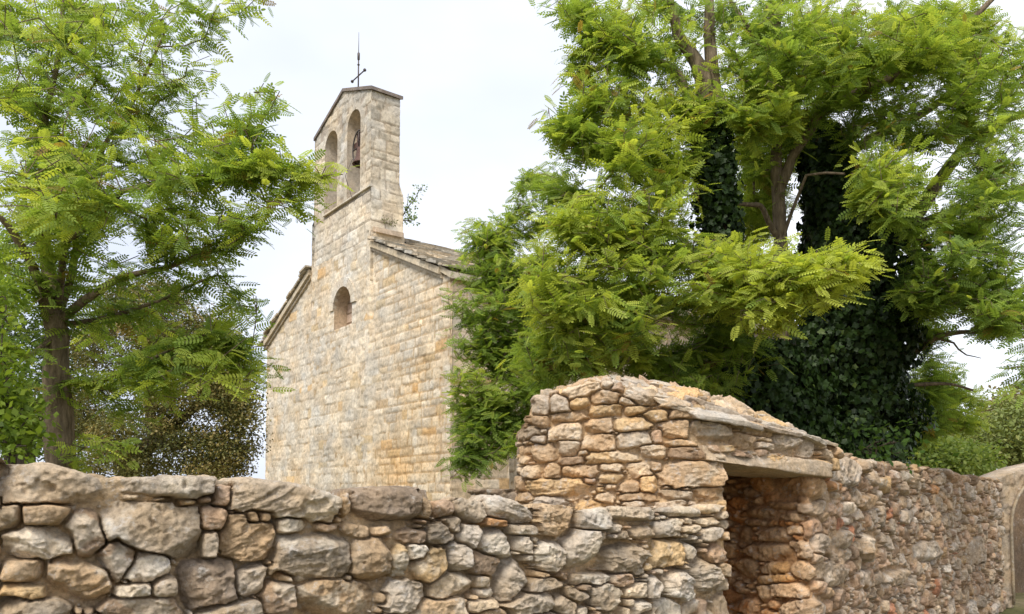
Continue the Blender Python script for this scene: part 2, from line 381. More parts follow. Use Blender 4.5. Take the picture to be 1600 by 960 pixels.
# ---- near wall ------------------------------------------------------------
A0 = np.array((-1.91, 3.0)); Ad = np.array((.86, .51)); Ad /= np.linalg.norm(Ad)
WA = Curve([A0-Ad*1.7, A0+Ad*3.735])
cap_l = [(90, 752, 190, 82, 1, 'g'), (258, 757, 164, 38, 3, 'l'), (350, 771, 30, 46, 8, 'k'), (443, 781, 170, 62, 7, 'g'), (538, 786, 20, 50, 0, 't'), (598, 793, 106, 66, 0, 'd'),
         (660, 790, 20, 40, 0, 't'), (692, 792, 42, 38, 0, 'k'), (735, 796, 44, 48, 4, 'g'), (801, 795, 82, 44, 4, 'l'), (873, 814, 60, 60, 3, 't'), (928, 807, 46, 42, 0, 'l'), (986, 803, 70, 32, 2, 'l')]
stA = [(12, 810, 46, 44, 0, 'g'), (73, 803, 84, 38, -3, 't'), (65, 849, 112, 54, -3, 'w'), (137, 835, 60, 78, -20, 'b'), (183, 870, 60, 68, 38, 'b'), (240, 826, 168, 92, 8, 'g'), (332, 810, 44, 40, 0, 'k'),
 (330, 852, 24, 46, 0, 'g'), (389, 840, 80, 76, 4, 't'), (399, 810, 36, 26, 0, 't'), (124, 907, 102, 68, 18, 't'), (28, 893, 76, 42, 3, 't'), (38, 925, 90, 26, 6, 'o'), (235, 886, 66, 52, 8, 'w'), (262, 916, 44, 36, 0, 'g'),
 (208, 924, 62, 24, -3, 'w'), (325, 912, 94, 80, 0, 'd'), (393, 905, 52, 52, 0, 'l'), (225, 952, 138, 40, 3, 'b'), (45, 957, 120, 44, 4, 'g'), (365, 958, 112, 36, -4, 'g'), (205, 777, 46, 13, 0, 'p'), (250, 779, 42, 10, 0, 'p'), (293, 785, 42, 13, 4, 'o'),
 (412, 808, 28, 27, 0, 't'), (455, 822, 52, 28, 0, 'p'), (507, 824, 38, 18, 0, 'b'), (554, 827, 56, 27, 3, 't'), (597, 829, 34, 18, 0, 't'), (490, 872, 122, 84, 2, 'g'), (577, 877, 62, 78, 2, 't'), (640, 838, 54, 27, 4, 'b'), (686, 833, 44, 34, 0, 'g'),
 (618, 876, 26, 62, 0, 'o'), (668, 884, 62, 56, 0, 'o'), (654, 866, 34, 34, 10, 'w'), (708, 820, 38, 26, 0, 'g'), (734, 838, 40, 42, 15, 'l'), (718, 870, 40, 50, -10, 'l'), (773, 818, 42, 17, 6, 'r'), (776, 850, 52, 48, 0, 'w'),
 (758, 880, 50, 44, 12, 'b'), (801, 908, 54, 64, -28, 'l'), (816, 828, 48, 18, 0, 'g'), (815, 851, 25, 28, 0, 'b'), (858, 866, 48, 56, 25, 'l'), (437, 935, 58, 62, 0, 'b'), (521, 931, 128, 64, -1, 't'), (446, 902, 38, 20, 12, 't'), (544, 903, 20, 17, 0, 'g'),
 (592, 932, 19, 20, 0, 't'), (631, 932, 70, 56, 6, 'l'), (705, 915, 76, 42, -8, 'p'), (755, 909, 30, 22, 0, 'p'), (760, 927, 28, 20, 0, 'w'), (681, 952, 104, 40, 2, 't'), (754, 946, 48, 22, -6, 'p'), (772, 960, 62, 20, 0, 't'),
 (847, 897, 34, 12, 2, 't'), (848, 915, 56, 27, -8, 'g'), (875, 900, 26, 18, 20, 'b'), (828, 943, 88, 38, -14, 'g'), (880, 944, 42, 36, 35, 'g'), (905, 862, 50, 68, 10, 'l'), (966, 872, 72, 52, 8, 'g'), (1001, 832, 40, 20, 0, 'g'),
 (1037, 827, 42, 28, -6, 'l'), (1074, 827, 36, 14, 0, 't'), (1102, 817, 34, 14, 0, 'p'), (1112, 836, 34, 22, 0, 'l'), (1039, 864, 58, 46, 0, 'o'), (1077, 861, 28, 30, 0, 'l'), (1120, 864, 40, 36, 0, 'k'), (1098, 902, 52, 60, 20, 'g'),
 (1128, 891, 28, 26, 0, 't'), (1128, 915, 28, 22, 0, 'p'), (1126, 939, 32, 32, 0, 't'), (1060, 913, 50, 46, 28, 'l'), (924, 903, 62, 20, -2, 'g'), (970, 907, 34, 24, 0, 'k'), (949, 934, 52, 40, 0, 'g'), (898, 932, 46, 22, 20, 'g'), (992, 923, 40, 26, 0, 'p'),
 (1022, 915, 30, 38, 0, 'l'), (1040, 946, 44, 24, 5, 'l'), (1000, 950, 26, 26, 0, 'w'), (1064, 795, 70, 26, 3, 'l'), (1108, 790, 36, 28, 0, 'p'), (1125, 805, 22, 16, 0, 'p'), (1085, 948, 40, 26, 0, 'k')]
rA = np.random.RandomState(3)
SA_ = seeds_px(WA, cap_l, PAL, rA, sx=1.0, sy=1.0); nCap = len(SA_)
SA_ += seeds_px(WA, stA, PAL, rA, sx=1.04, sy=1.04)
SA_ = [s for s in SA_ if s[0] < WA.L+.1]
u00 = WA.hit(-6, 760)[0]
# courses beyond the left of the frame and below it
SA_.append([u00-.30, 1.655, .26, .10, 0, GREY, 1]); SA_.append([u00-.86, 1.69, .27, .11, 0, TAN, 1]); SA_.append([u00-1.35, 1.67, .22, .10, 0, LGREY, 1])
def rcolA(u, z): return PAL['*'][rA.randint(7)] if rA.rand() > .18 else (PALE, OCH, WHT)[rA.randint(3)]
topA_px = [(-700, 684), (-60, 700), (0, 705), (40, 715), (100, 724), (162, 735), (172, 740), (182, 737), (300, 741), (340, 744), (346, 750), (358, 751), (366, 747), (425, 748), (480, 757), (522, 772), (538, 768), (546, 760), (600, 761), (650, 766), (662, 776), (675, 773), (710, 771), (757, 774), (764, 772), (842, 781), (848, 786), (950, 788), (1100, 791), (1131, 792)]
tu = [WA.hit(a, b) for a, b in topA_px]; tu[0] = (0, 1.80); tU = np.array([a for a, b in tu]); tZ = np.array([b for a, b in tu])
U = np.arange(0, WA.L, .0055); zt = np.interp(U, tU, tZ)-.012+.012
r1 = np.arange(0, .98, .045); zlow = .98
nf = int(.78/.0052); fr = np.linspace(0, 1, nf)
arc = np.linspace(0, 1, 16)[1:]; RA = .045; fl = np.arange(.03, .42, .03)
rows_z = []; rows_c = []; rows_b = []   # z, surface coord, setback
for r in r1: rows_z.append(np.full(len(U), r)); rows_c.append(rows_z[-1]); rows_b.append(np.zeros(len(U)))
for f in fr: z = zlow+f*(zt-RA-zlow); rows_z.append(z); rows_c.append(z); rows_b.append(np.zeros(len(U)))
rows_n = [0]*(len(r1)+nf)
for a in arc:
    an = a*PI/2; rows_z.append(zt-RA+RA*math.sin(an)); rows_b.append(np.full(len(U), RA*(1-math.cos(an)))); rows_c.append(zt-RA+RA*an); rows_n.append(an)
for d in fl: rows_z.append(zt+0*U); rows_b.append(np.full(len(U), RA+d)); rows_c.append(zt-RA+RA*PI/2+d*.25); rows_n.append(PI/2)
for z in (-.05, -.5, -1.0, -2): rows_z.append(np.maximum(zt+z, -.05)); rows_b.append(np.full(len(U), .50)); rows_c.append(zt+.2+0*U); rows_n.append(PI)
RZ, RC, RB = map(np.array, (rows_z, rows_c, rows_b)); RN = np.array(rows_n)[:, None]
topA = lambda u: np.interp(u, tU, tZ)
SA_ = fill(SA_, (0, WA.L), (-.05, .95), [(.14, 1500), (.08, 2500), (.05, 3000)], rA, rcolA)
SA_ = fill(SA_, (u00-.25, WA.L), (.95, 1.78), [(.12, 1200), (.07, 2500), (.045, 5000), (.028, 12000), (.018, 16000), (.011, 16000)], rA, rcolA, ztop=topA, tight=.6)
SA_ = fill(SA_, (0, u00-.25), (.95, 1.78), [(.12, 800), (.07, 1500), (.045, 2000), (.028, 2000)], rA, rcolA, ztop=topA)
def mortA(u, z): return -.115+.06*sstep(.52, .75, fbm(u*2.6, z*2.6, 61, 3))
H, col, lab = masonry(SA_, U, RC, 5, p=5.5, mortar=mortA, mcol=(.45, .35, .235), relief=.055, depth=.14, tilt=.05, gapw=.0075, rough=.009, facets=5)
col = col*np.array((1.14, 1.09, 1.01))
H = np.where(RN > 3, 0, H)
def wall_mesh(curve, U, RZ, RB, RN, H):
    P = curve.pos(U); N = curve.nrm(U)
    nx = np.cos(RN); nz_ = np.sin(np.minimum(RN, PI))
    nx = np.where(RN > 3, -1, nx)
    off = -RB+H*nx
    X = P[None, :, 0]+N[None, :, 0]*off; Y = P[None, :, 1]+N[None, :, 1]*off; Z = RZ+H*nz_*.45-.012*nz_
    return np.stack([X, Y, Z], -1)
V = wall_mesh(WA, U, RZ, RB, RN, H)
def split_build(V, col, lab, caps, parent, mat, main_name, cap_name, mask=None):
    nr, nc = lab.shape; G = grid_faces(nr, nc); fl_ = lab[:-1, :-1]
    vv = V.reshape(-1, 3); cc = col.reshape(-1, 3)
    def mk(sel, name):
        f = G[sel];
        if len(f) < 4: return
        ids, inv = np.unique(f, return_inverse=True)
        return mesh_obj(name, vv[ids], inv.reshape(-1, 4), mat, parent, cc[ids])
    ok = np.ones(fl_.shape, bool) if mask is None else mask
    isc = np.isin(fl_, list(caps))
    mk(ok & ~isc, main_name)
    for k in caps: mk(ok & (fl_ == k), cap_name)
wall_near = empty('dry_stone_wall', (float(A0[0]), float(A0[1]), 0))
tag(wall_near, 'rough wall of large grey-brown rubble stones filling the foreground left of the doorway', 'wall')
split_build(V, col, lab, range(nCap), wall_near, M_RUB, 'masonry', 'capstone')
# wall end that forms the near side of the doorway
Pe = WA.pos(WA.L); Ne = -WA.nrm(WA.L)
mb = MB(); mb.box((*(Pe+Ne*.02-Ad*.06), -.05), (*(Ad*.05), 0), (*(Ne*.5), 0), (0, 0, 1.6), col=TAN)
mb.build('wall_end', M_RUB, wall_near, usecol=True)

# ---- right wall with the doorway's far jamb -------------------------------
def pxy(px, Y): r = ray(px, 780); return (r[0]/r[1]*Y, Y)
JI = (1.60, 6.16); JC = (2.03, 5.47)
WR = Curve([JI, (1.80, 5.84), JC, pxy(1292, 5.75), pxy(1350, 6.8), pxy(1430, 8.55), pxy(1500, 10.4), pxy(1562, 12.2)], smooth=.11)
uc = WR.u[np.argmin(np.linalg.norm(WR.q-np.array(JC), axis=1))]
rR = np.random.RandomState(12)
stR = [(1250, 762, 74, 46, 0, 't'), (1226, 790, 46, 14, 0, 't'), (1190, 801, 44, 22, 8, 't'), (1240, 806, 34, 16, 0, 'p'), (1184, 818, 34, 12, 0, 't'), (1170, 770, 30, 18, 0, 'b'), (1205, 862, 92, 28, 2, 't'), (1250, 862, 36, 34, 0, 'l'),
       (1164, 840, 26, 36, 0, 't'), (1210, 835, 50, 24, 0, 't'), (1165, 885, 34, 40, 0, 'p'), (1212, 888, 48, 20, -14, 'o'), (1215, 905, 56, 16, -5, 'o'), (1252, 890, 40, 32, 0, 'p'), (1240, 924, 66, 30, 0, 'l'), (1195, 928, 26, 26, 0, 'p'), (1170, 945, 30, 30, 0, 'r'), (1262, 950, 60, 40, 0, 'l'),
       (1308, 845, 30, 34, 0, 'g'), (1355, 852, 36, 42, 0, 'p'), (1440, 862, 40, 34, 0, 'l'), (1415, 806, 24, 24, 0, 'l'), (1355, 785, 34, 26, 0, 't'), (1302, 795, 20, 28, 0, 'k'), (1322, 797, 18, 24, 0, 'w'), (1380, 757, 20, 26, 0, 'o'),
       (1410, 744, 20, 16, 0, 'w'), (1415, 765, 22, 20, 0, 'l'), (1458, 765, 16, 16, 0, 'r'), (1300, 760, 28, 16, 0, 'r'), (1322, 735, 34, 50, 0, 'l'), (1348, 727, 20, 22, 0, 'g'), (1478, 888, 12, 14, 0, 'w'), (1517, 950, 16, 26, 0, 'w'), (1520, 860, 24, 44, 0, 'g'), (1300, 900, 46, 36, 10, 'g'), (1345, 905, 40, 30, 0, 'k'), (1400, 900, 44, 30, 5, 'g')]
SR = seeds_px(WR, stR, PAL, rR)
def rcolR(u, z):
    if u < uc-.05: return [(.46, .30, .16), (.40, .25, .14), TAN, PALE, (.48, .27, .12)][rR.randint(5)]
    x = rR.rand(); return PALE if x < .05 else (.42, .22, .14) if x < .065 else OCH if x < .08 else [TAN, PNK, GREY, LGREY, BRN, PNK][rR.randint(6)]
topR_px = [(1264, 738), (1282, 712), (1296, 704), (1330, 711), (1350, 714), (1400, 722), (1430, 727), (1470, 733), (1500, 738), (1530, 744), (1562, 747)]
tu = [WR.hit(a, b, lo=uc) for a, b in topR_px]; tU = np.array([a for a, b in tu]); tZ = np.array([b for a, b in tu])
lint_z = lambda: None
U = np.concatenate([np.arange(0, 2.6, .0075), np.arange(2.6, WR.L, .013)])
zt = np.interp(U, tU, tZ)-.01; zt += (fbm(U*7, U*0, 3, 3)-.5)*.06*(U > uc+.3)
zt = np.where(U < uc+.02, 1.79+0*U, zt)
SR = fill(SR, (0, WR.L), (-.05, 2.0), [(.15, 300), (.11, 1600), (.075, 7000), (.048, 14000), (.03, 20000), (.018, 26000)], rR, rcolR, asp=(.45, .85), rot=30, tight=.6)
fr = np.linspace(0, 1, 200); RZ = []; RC = []; RB = []; RNl = []
for f in fr: z = -.05+f*(zt-RA+.05); RZ.append(z); RC.append(z); RB.append(0*U); RNl.append(0)
for a in arc[::2]:
    an = a*PI/2; RZ.append(zt-RA+RA*math.sin(an)); RB.append(0*U+RA*(1-math.cos(an))); RC.append(zt-RA+RA*an); RNl.append(an)
for d in (.05, .1, .16, .23, .3): RZ.append(zt); RB.append(0*U+RA+d*np.clip((U-uc)/.5, .1, 1)); RC.append(zt-RA+RA*PI/2+d*.5); RNl.append(PI/2)
for z in (-.05, -1, -2): RZ.append(np.maximum(zt+z, -.05)); RB.append(0*U+.4*np.clip((U-uc)/.5, .25, 1)); RC.append(zt+.2); RNl.append(PI)
RZ, RC, RB = map(np.array, (RZ, RC, RB)); RN = np.array(RNl)[:, None]
def mortR(u, z): return -.07+.035*sstep(.5, .8, fbm(u*3, z*3, 71, 3))+.008*(u < uc)
H, col, lab = masonry(SR, U, RC, 9, p=5, mortar=mortR, mcol=(.43, .33, .23), relief=.045, depth=.10, tilt=.06, gapw=.0075, rough=.009, facets=5)
col = col*np.array((1.06, .97, .875))
jm = np.clip((uc+.1-U)/.15, 0, 1)[None, :, None]
col = col*(1-jm*.6)+col*np.array((1.25, .95, .64))*jm*.6
H = np.where(RN > 3, 0, H)
V = wall_mesh(WR, U, RZ, RB, RN, H)
wall_right = empty('dry_stone_wall', (float(JC[0]), float(JC[1]), 0))
tag(wall_right, 'long wall of small pinkish-grey rubble receding from the doorway to the archway at the right', 'wall')
split_build(V, col, lab, [], wall_right, M_RUB, 'masonry', 'capstone')

# ---- hut -------------------------------------------------------------------
HC = Curve([(.16, 7.0), (.07, 5.5), (.045, 5.15), (.16, 5.03), (.7, 4.98), (1.12, 4.925), (1.30, 4.97), (1.6, 5.16), (2.05, 5.46), (2.32, 5.70), (2.3, 6.3)], smooth=.10)
uh0 = HC.u[np.argmin(np.linalg.norm(HC.q-np.array((.06, 5.12)), axis=1))]
stH = [(838, 631, 40, 40, 0, 'l'), (874, 633, 34, 34, 0, 'l'), (910, 610, 62, 24, -20, 'p'), (905, 629, 38, 20, -5, 'o'), (944, 620, 48, 24, 0, 't'), (953, 598, 32, 20, 0, 'p'), (846, 659, 28, 22, 0, 't'), (888, 651, 62, 19, -3, 't'), (944, 642, 56, 20, 0, 'o'),
 (826, 676, 38, 20, -12, 'p'), (884, 674, 52, 30, 4, 'p'), (935, 666, 52, 26, -4, 't'), (989, 662, 60, 20, -3, 'o'), (934, 692, 54, 30, 0, 't'), (990, 688, 60, 26, -5, 'p'), (852, 707, 40, 30, 0, 't'), (888, 699, 36, 26, 0, 'p'), (818, 704, 26, 16, 0, 't'), (818, 721, 26, 14, 0, 'p'),
 (891, 720, 40, 14, -10, 'b'), (961, 714, 82, 24, -3, 'o'), (1022, 706, 44, 26, 0, 'p'), (1072, 709, 60, 22, 4, 'b'), (828, 738, 24, 26, 8, 'p'), (859, 736, 34, 26, 0, 't'), (905, 736, 58, 22, 0, 't'), (953, 730, 34, 14, 0, 'p'), (952, 748, 36, 16, 0, 'o'), (1002, 735, 38, 26, 0, 'p'),
 (1025, 730, 26, 20, 0, 't'), (1081, 740, 104, 44, 0, 't'), (867, 762, 94, 30, 2, 'o'), (984, 760, 36, 22, 0, 't'), (1015, 756, 28, 28, 0, 'o'), (1002, 777, 62, 14, 0, 't'), (1058, 774, 62, 16, 3, 'g'), (945, 778, 34, 16, 0, 'p'), (1054, 672, 50, 34, 0, 't'), (1114, 676, 64, 34, 3, 'p'), (1163, 690, 40, 26, 8, 't'),
 (1026, 684, 18, 26, -15, 'k'), (1004, 618, 52, 28, 4, 'g'), (995, 641, 40, 13, -5, 'o'), (1026, 650, 38, 20, 3, 'o'), (1073, 648, 58, 16, 0, 't'), (1125, 655, 46, 15, 10, 'p'), (1178, 667, 62, 27, 10, 't'), (1065, 693, 58, 13, 0, 't'), (1196, 687, 28, 9, 8, 'p'), (1196, 698, 30, 13, 5, 'l'), (1228, 691, 40, 38, 0, 'l'),
 (1263, 700, 26, 38, 0, 'g'), (1245, 676, 18, 18, 0, 'g'), (966, 603, 20, 26, 0, 'k'), (980, 628, 30, 14, 8, 'p')]
rH = np.random.RandomState(21)
SH = seeds_px(HC, stH, PAL, rH, lo=uh0-.02, hi=HC.L-.6, sx=1.08, sy=.98)
def rcolH(u, z): return [TAN, PALE, OCH, PNK, TAN, PALE, LGREY][rH.randint(7)]
SH = fill(SH, (0, HC.L), (1.2, 2.75), [(.12, 800), (.08, 2500), (.05, 5500), (.03, 10000), (.018, 14000), (.011, 9000)], rH, rcolH, asp=(.35, .6), rot=7, tight=.6)
fz = [(803, 672), (820, 640), (838, 614), (858, 616), (880, 612), (915, 600), (945, 592), (968, 598), (1000, 612), (1050, 628), (1100, 642), (1150, 655), (1200, 666), (1240, 674), (1272, 684), (1290, 704)]
tu = [HC.hit(a, b, lo=uh0-.02, hi=HC.L-.6) for a, b in fz]; tU = np.array([a for a, b in tu]); tZ = np.array([b for a, b in tu])
sil = [(820, 630), (838, 611), (915, 598), (950, 591), (975, 592), (1010, 595), (1060, 600), (1100, 606), (1145, 616), (1200, 634), (1240, 651), (1275, 674), (1290, 700)]
ts = [HC.hit(a, b, lo=uh0-.02, hi=HC.L-.6) for a, b in sil]; sU = np.array([a for a, b in ts]); sZ = np.array([b for a, b in ts])
U = np.arange(0, HC.L, .006); ze = np.interp(U, tU, tZ)-.01; zs = np.maximum(np.interp(U, sU, sZ), ze)
RUN = .24
rise = np.maximum(zs-ze, .005)*1.0+RUN*.105*np.clip((zs-ze)/.03, 0, 1)
NF = 190; rows = []
zb = 1.42
RZ = []; RC = []; RB = []; RNl = []
for f in np.linspace(0, 1, NF): z = zb+f*(ze-zb); RZ.append(z); RC.append(z); RB.append(0*U); RNl.append(0*U)
slopean = np.arctan2(RUN, rise)    # normal tilt
for f in np.linspace(0, 1, 40)[1:]: RZ.append(ze+rise*f); RC.append(ze+np.hypot(rise, RUN)*f); RB.append(RUN*f+0*U); RNl.append(slopean*min(1, f*5))
for d in (.1, .3, .5, .7): RZ.append(ze+rise-.02*d); RC.append(ze+rise+RUN+d*.3); RB.append(RUN+d+0*U); RNl.append(0*U+PI/2)
RZ, RC, RB, RN = map(np.array, (RZ, RC, RB, RNl))
def mortH(u, z): return -.065+.034*sstep(.45, .75, fbm(u*3, z*3, 81, 3))
H, col, lab = masonry(SH, U, RC, 31, p=6, mortar=mortH, mcol=(.50, .40, .28), relief=.035, depth=.085, tilt=.04, gapw=.0075, rough=.008, facets=4)
col = col*np.array((1.13, 1.04, .93))
# clamp the setback in the tight corner so the far rows do not fold over
P = HC.pos(U); N = HC.nrm(U); ctr = np.array((1.1, 6.1))
off = -RB; X = P[None, :, 0]+N[None, :, 0]*H*np.cos(RN); Y = P[None, :, 1]+N[None, :, 1]*H*np.cos(RN)
tc_ = ctr[None]-P; tl = np.linalg.norm(tc_, axis=1); tdir = tc_/tl[:, None]
back = np.where(RB > 0, 1, 0); nin = -N
mixd = nin*.75+tdir*.25; mixd /= np.linalg.norm(mixd, axis=1)[:, None]
lim = np.minimum(RB, .8*tl[None])
X = X+mixd[None, :, 0]*lim; Y = Y+mixd[None, :, 1]*lim; Z = RZ+H*np.sin(RN)
V = np.stack([X, Y, Z], -1)
hut = empty('stone_hut', (1.1, 5.6, 0))
tag(hut, 'dry-stone shelter with a mounded slab roof and a low dark doorway under a stone lintel', 'stone hut')
# lintel line in plan/height
la, lz0 = HC.hit(1103, 708, lo=uh0, hi=HC.L-.6); lb, lz1 = HC.hit(1292, 735, lo=uh0, hi=HC.L-.6)
ud0, _ = HC.hit(1131, 800, lo=uh0, hi=HC.L-.6); ud1, _ = HC.hit(1268, 800, lo=uh0, hi=HC.L-.6)
UU = np.broadcast_to(U[None], lab.shape)
zl = np.interp(UU, [la, lb], [lz0+.0, lz1+.0])
keep = ~((UU > ud0) & (RZ < zl-.0) & (RB < .01))[:-1, :-1]
split_build(V, col, lab, [], hut, M_RUB, 'masonry', 'stone', mask=keep)

def rock(size, seed, p=6, cuts=7, rough=.012, n=34, cutr=(.78, .98)):
    """local-space rock: superellipsoid, planed by random cuts, roughened"""
    rg = np.random.RandomState(seed)
    vs = []
    lin = np.linspace(-1, 1, n); cube = []
    F_ = []; base = 0
    for ax in range(3):
        for sg in (-1, 1):
            a, b = np.meshgrid(lin, lin); q = np.zeros((n, n, 3)); q[..., ax] = sg; q[..., (ax+1) % 3] = a*sg; q[..., (ax+2) % 3] = b
            cube.append(q.reshape(-1, 3)); F_.append(grid_faces(n, n).reshape(-1, 4)+base); base += n*n
    q = np.concatenate(cube); r = (np.abs(q)**p).sum(1)**(1/p); q = q/r[:, None]
    for k in range(cuts):
        d = rg.normal(size=3); d /= np.linalg.norm(d); sup = (np.abs(d)).sum(); o = sup*rg.uniform(*cutr)*.86
        t = q@d-o; q = q-np.maximum(t, 0)[:, None]*d[None]*.95
    s = np.asarray(size)/2; v = q*s
    k = 9.0
    nn = (fbm(v[:, 0]*k+seed, v[:, 1]*k+v[:, 2]*k*.7, seed % 50, 4)+fbm(v[:, 2]*k*1.3+seed, v[:, 0]*k-v[:, 1]*k*.6, seed % 37+3, 4)-1)
    n2 = (fbm(v[:, 0]*40, v[:, 1]*40+v[:, 2]*33, seed % 23, 3)-.5)
    v = v*(1+0*nn[:, None])+ (q/np.linalg.norm(q, axis=1)[:, None])*(nn*rough*2.2+n2*rough)[:, None]
    return v, np.concatenate(F_)
def place_rock(name, centre, ex, ez, size, seed, colr, parent, mat=M_RUB, **kw):
    ex = np.asarray(ex, float); ex /= np.linalg.norm(ex); ez = np.asarray(ez, float); ez = ez-ex*np.dot(ex, ez); ez /= np.linalg.norm(ez); ey = np.cross(ez, ex)
    v, f = rock(size, seed, **kw)
    w = np.asarray(centre)+v[:, :1]*ex+v[:, 1:2]*ey+v[:, 2:3]*ez
    cc = np.tile(np.asarray(colr, float), (len(w), 1))*(.85+.3*fbm(v[:, 0]*6+seed, v[:, 1]*6+v[:, 2]*5, 2, 3))[:, None]
    return mesh_obj(name, w, f, mat, parent, cc)
# lintel slab
pa = np.array([*HC.pos(la), lz0]); pb = np.array([*HC.pos(lb), lz1]); ex = pb-pa; LL = np.linalg.norm(ex); ex /= LL
nin = np.array((-ex[1], ex[0], 0)); nin /= np.linalg.norm(nin)
mid = (pa+pb)/2-nin*.055+nin*.30
place_rock('lintel', mid+np.array((0, 0, -.005)), ex, (0, 0, 1), (LL+.06, .62, .112), 5, (.50, .40, .29), hut, p=12, cuts=5, rough=.010, n=60, cutr=(.93, 1.0))
# dark inner walls and ceiling slabs of the recess
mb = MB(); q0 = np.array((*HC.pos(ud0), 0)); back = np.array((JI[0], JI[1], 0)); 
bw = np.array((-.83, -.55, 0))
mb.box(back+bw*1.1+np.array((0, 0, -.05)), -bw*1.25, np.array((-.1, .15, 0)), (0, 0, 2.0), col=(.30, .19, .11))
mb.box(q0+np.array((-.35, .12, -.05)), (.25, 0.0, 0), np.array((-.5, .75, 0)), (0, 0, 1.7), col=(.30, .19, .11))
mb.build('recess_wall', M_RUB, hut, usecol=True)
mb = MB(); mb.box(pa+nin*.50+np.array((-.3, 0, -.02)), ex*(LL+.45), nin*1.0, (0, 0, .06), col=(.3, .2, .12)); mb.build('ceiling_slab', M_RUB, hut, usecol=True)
mb = MB(); mb.box((.14, 6.9, -.05), (2.15, -.2, 0), (0, .15, 0), (0, 0, 2.25), col=TAN); 
mb.box((.16, 5.2, -.05), (.12, 0, 0), (.08, 1.8, 0), (0, 0, 1.6), col=TAN); mb.build('rear_wall', M_RUB, hut, usecol=True)
# roof slabs lying on the slope
line = [(960, 602, 590), (1010, 617, 595), (1060, 631, 600), (1110, 645, 609), (1160, 657, 621), (1210, 668, 638), (1250, 677, 656), (1285, 688, 680)]
LX = [a for a, b, c in line]; LB = [b for a, b, c in line]; LT_ = [c for a, b, c in line]
slabs = []; rsl = np.random.RandomState(44)
for row in range(5):
    x = 948+rsl.uniform(0, 40)
    while x < 1285-row*8:
        w = rsl.uniform(38, 92)*(1-.25*(x > 1150)); xc = x+w/2
        if xc > 1284: break
        yb = np.interp(xc, LX, LB); yt = np.interp(xc, LX, LT_); h = max(7, (yb-yt)/3.1)*rsl.uniform(.8, 1.25)
        slabs.append((xc, yb+(yt-yb)*(row+.1)/4.5+rsl.uniform(-1.5, 1.5), w, h, row)); x += w*rsl.uniform(.86, .98)
for i, (x, y, w, h, row) in enumerate(slabs):
    u, z = HC.hit(x, y, lo=uh0, hi=HC.L-.6); u0, _ = HC.hit(x-w/2, y, lo=uh0, hi=HC.L-.6); u1, _ = HC.hit(x+w/2, y, lo=uh0, hi=HC.L-.6)
    _rs = np.random.RandomState(900+i); pp = HC.pos(u); nn_ = -HC.nrm(u); k = (.09, .14, .20, .26, .32)[row]+_rs.uniform(-.025, .025)
    ctr3 = np.array((pp[0]+nn_[0]*k, pp[1]+nn_[1]*k, 0)); r = ray(x, y); ctr3[2] = EYE+r[2]/r[1]*(ctr3[1]-nn_[1]*.10)
    t_ = HC.pos(u1)-HC.pos(u0); dz = (np.interp(u1, U, ze)-np.interp(u0, U, ze)); exx = np.array((t_[0], t_[1], dz*.85))
    wid = np.linalg.norm(t_)*1.12; exx = exx/np.linalg.norm(exx)+np.array((nn_[0], nn_[1], 0))*_rs.uniform(-.12, .12)+np.array((0, 0, _rs.uniform(-.05, .05)))
    place_rock('roof_slab', ctr3, exx, (nn_[0]*-.2+_rs.uniform(-.08, .08), nn_[1]*-.2, 1), (wid, _rs.uniform(.22, .30), max(.038, h*5.1/F*1.05)), 100+i, [(.52, .45, .36), (.48, .41, .33), (.54, .46, .36), (.44, .36, .28), (.52, .46, .38)][(i*7) % 5], hut, p=9, cuts=11, rough=.011, n=26, cutr=(.74, .95))

# ---- stone archway at the far right ---------------------------------------
arch = empty('stone_archway', tuple(at(1580, 780, 12.2)[:2])+(0,))
tag(arch, 'pale smooth stone archway at the right end of the rubble wall', 'archway')
a0 = np.array(pxy(1553, 12.15)); ad = np.array((.93, .37)); ad /= np.linalg.norm(ad); an_ = np.array((-ad[1], ad[0]))
nu, nv = 110, 120; ua = np.linspace(0, 2.5, nu); 
topz = np.interp(ua, [0, .08, .2, .35, .8, 1.4, 2.5], [1.82, 1.86, 1.93, 1.98, 2.1, 2.2, 2.1])
UA, VA = np.meshgrid(ua, np.linspace(0, 1, nv)); ZA = -.05+VA*(topz[None]+.05)
seedsA = courses((0, 2.5), (-.1, 2.5), (.2, .32), (.25, .5), np.random.RandomState(4), lambda u, z: [(.40, .31, .22), (.35, .28, .21), (.42, .34, .25)][int(u*7+z*5) % 3])
Ha, ca, la_ = masonry(seedsA, ua, ZA, 3, p=9, rect=True, rnd=.1, warp=.01, wfreq=5, gapw=.02, depth=.04, relief=.05, tilt=.03, rough=.03, facets=3, mcol=(.45, .36, .26), mortar=lambda u, z: 0*u-.02)
ctru, ctrz, ra = 1.12, 1.15, .74
inside = (np.abs(UA-ctru) < ra) & ((ZA < ctrz) | (np.hypot(UA-ctru, ZA-ctrz) < ra))
Pf = lambda d: np.stack([a0[0]+ad[0]*UA+an_[0]*(d-Ha*(d == 0)), a0[1]+ad[1]*UA+an_[1]*(d-Ha*(d == 0)), ZA], -1).reshape(-1, 3)
Vf = Pf(0); Vb = Pf(.45); okf = ~(inside[:-1, :-1] | inside[1:, 1:] | inside[:-1, 1:] | inside[1:, :-1])
G = grid_faces(nv, nu); f1 = G[okf]; f2 = G[okf][:, ::-1]+nu*nv
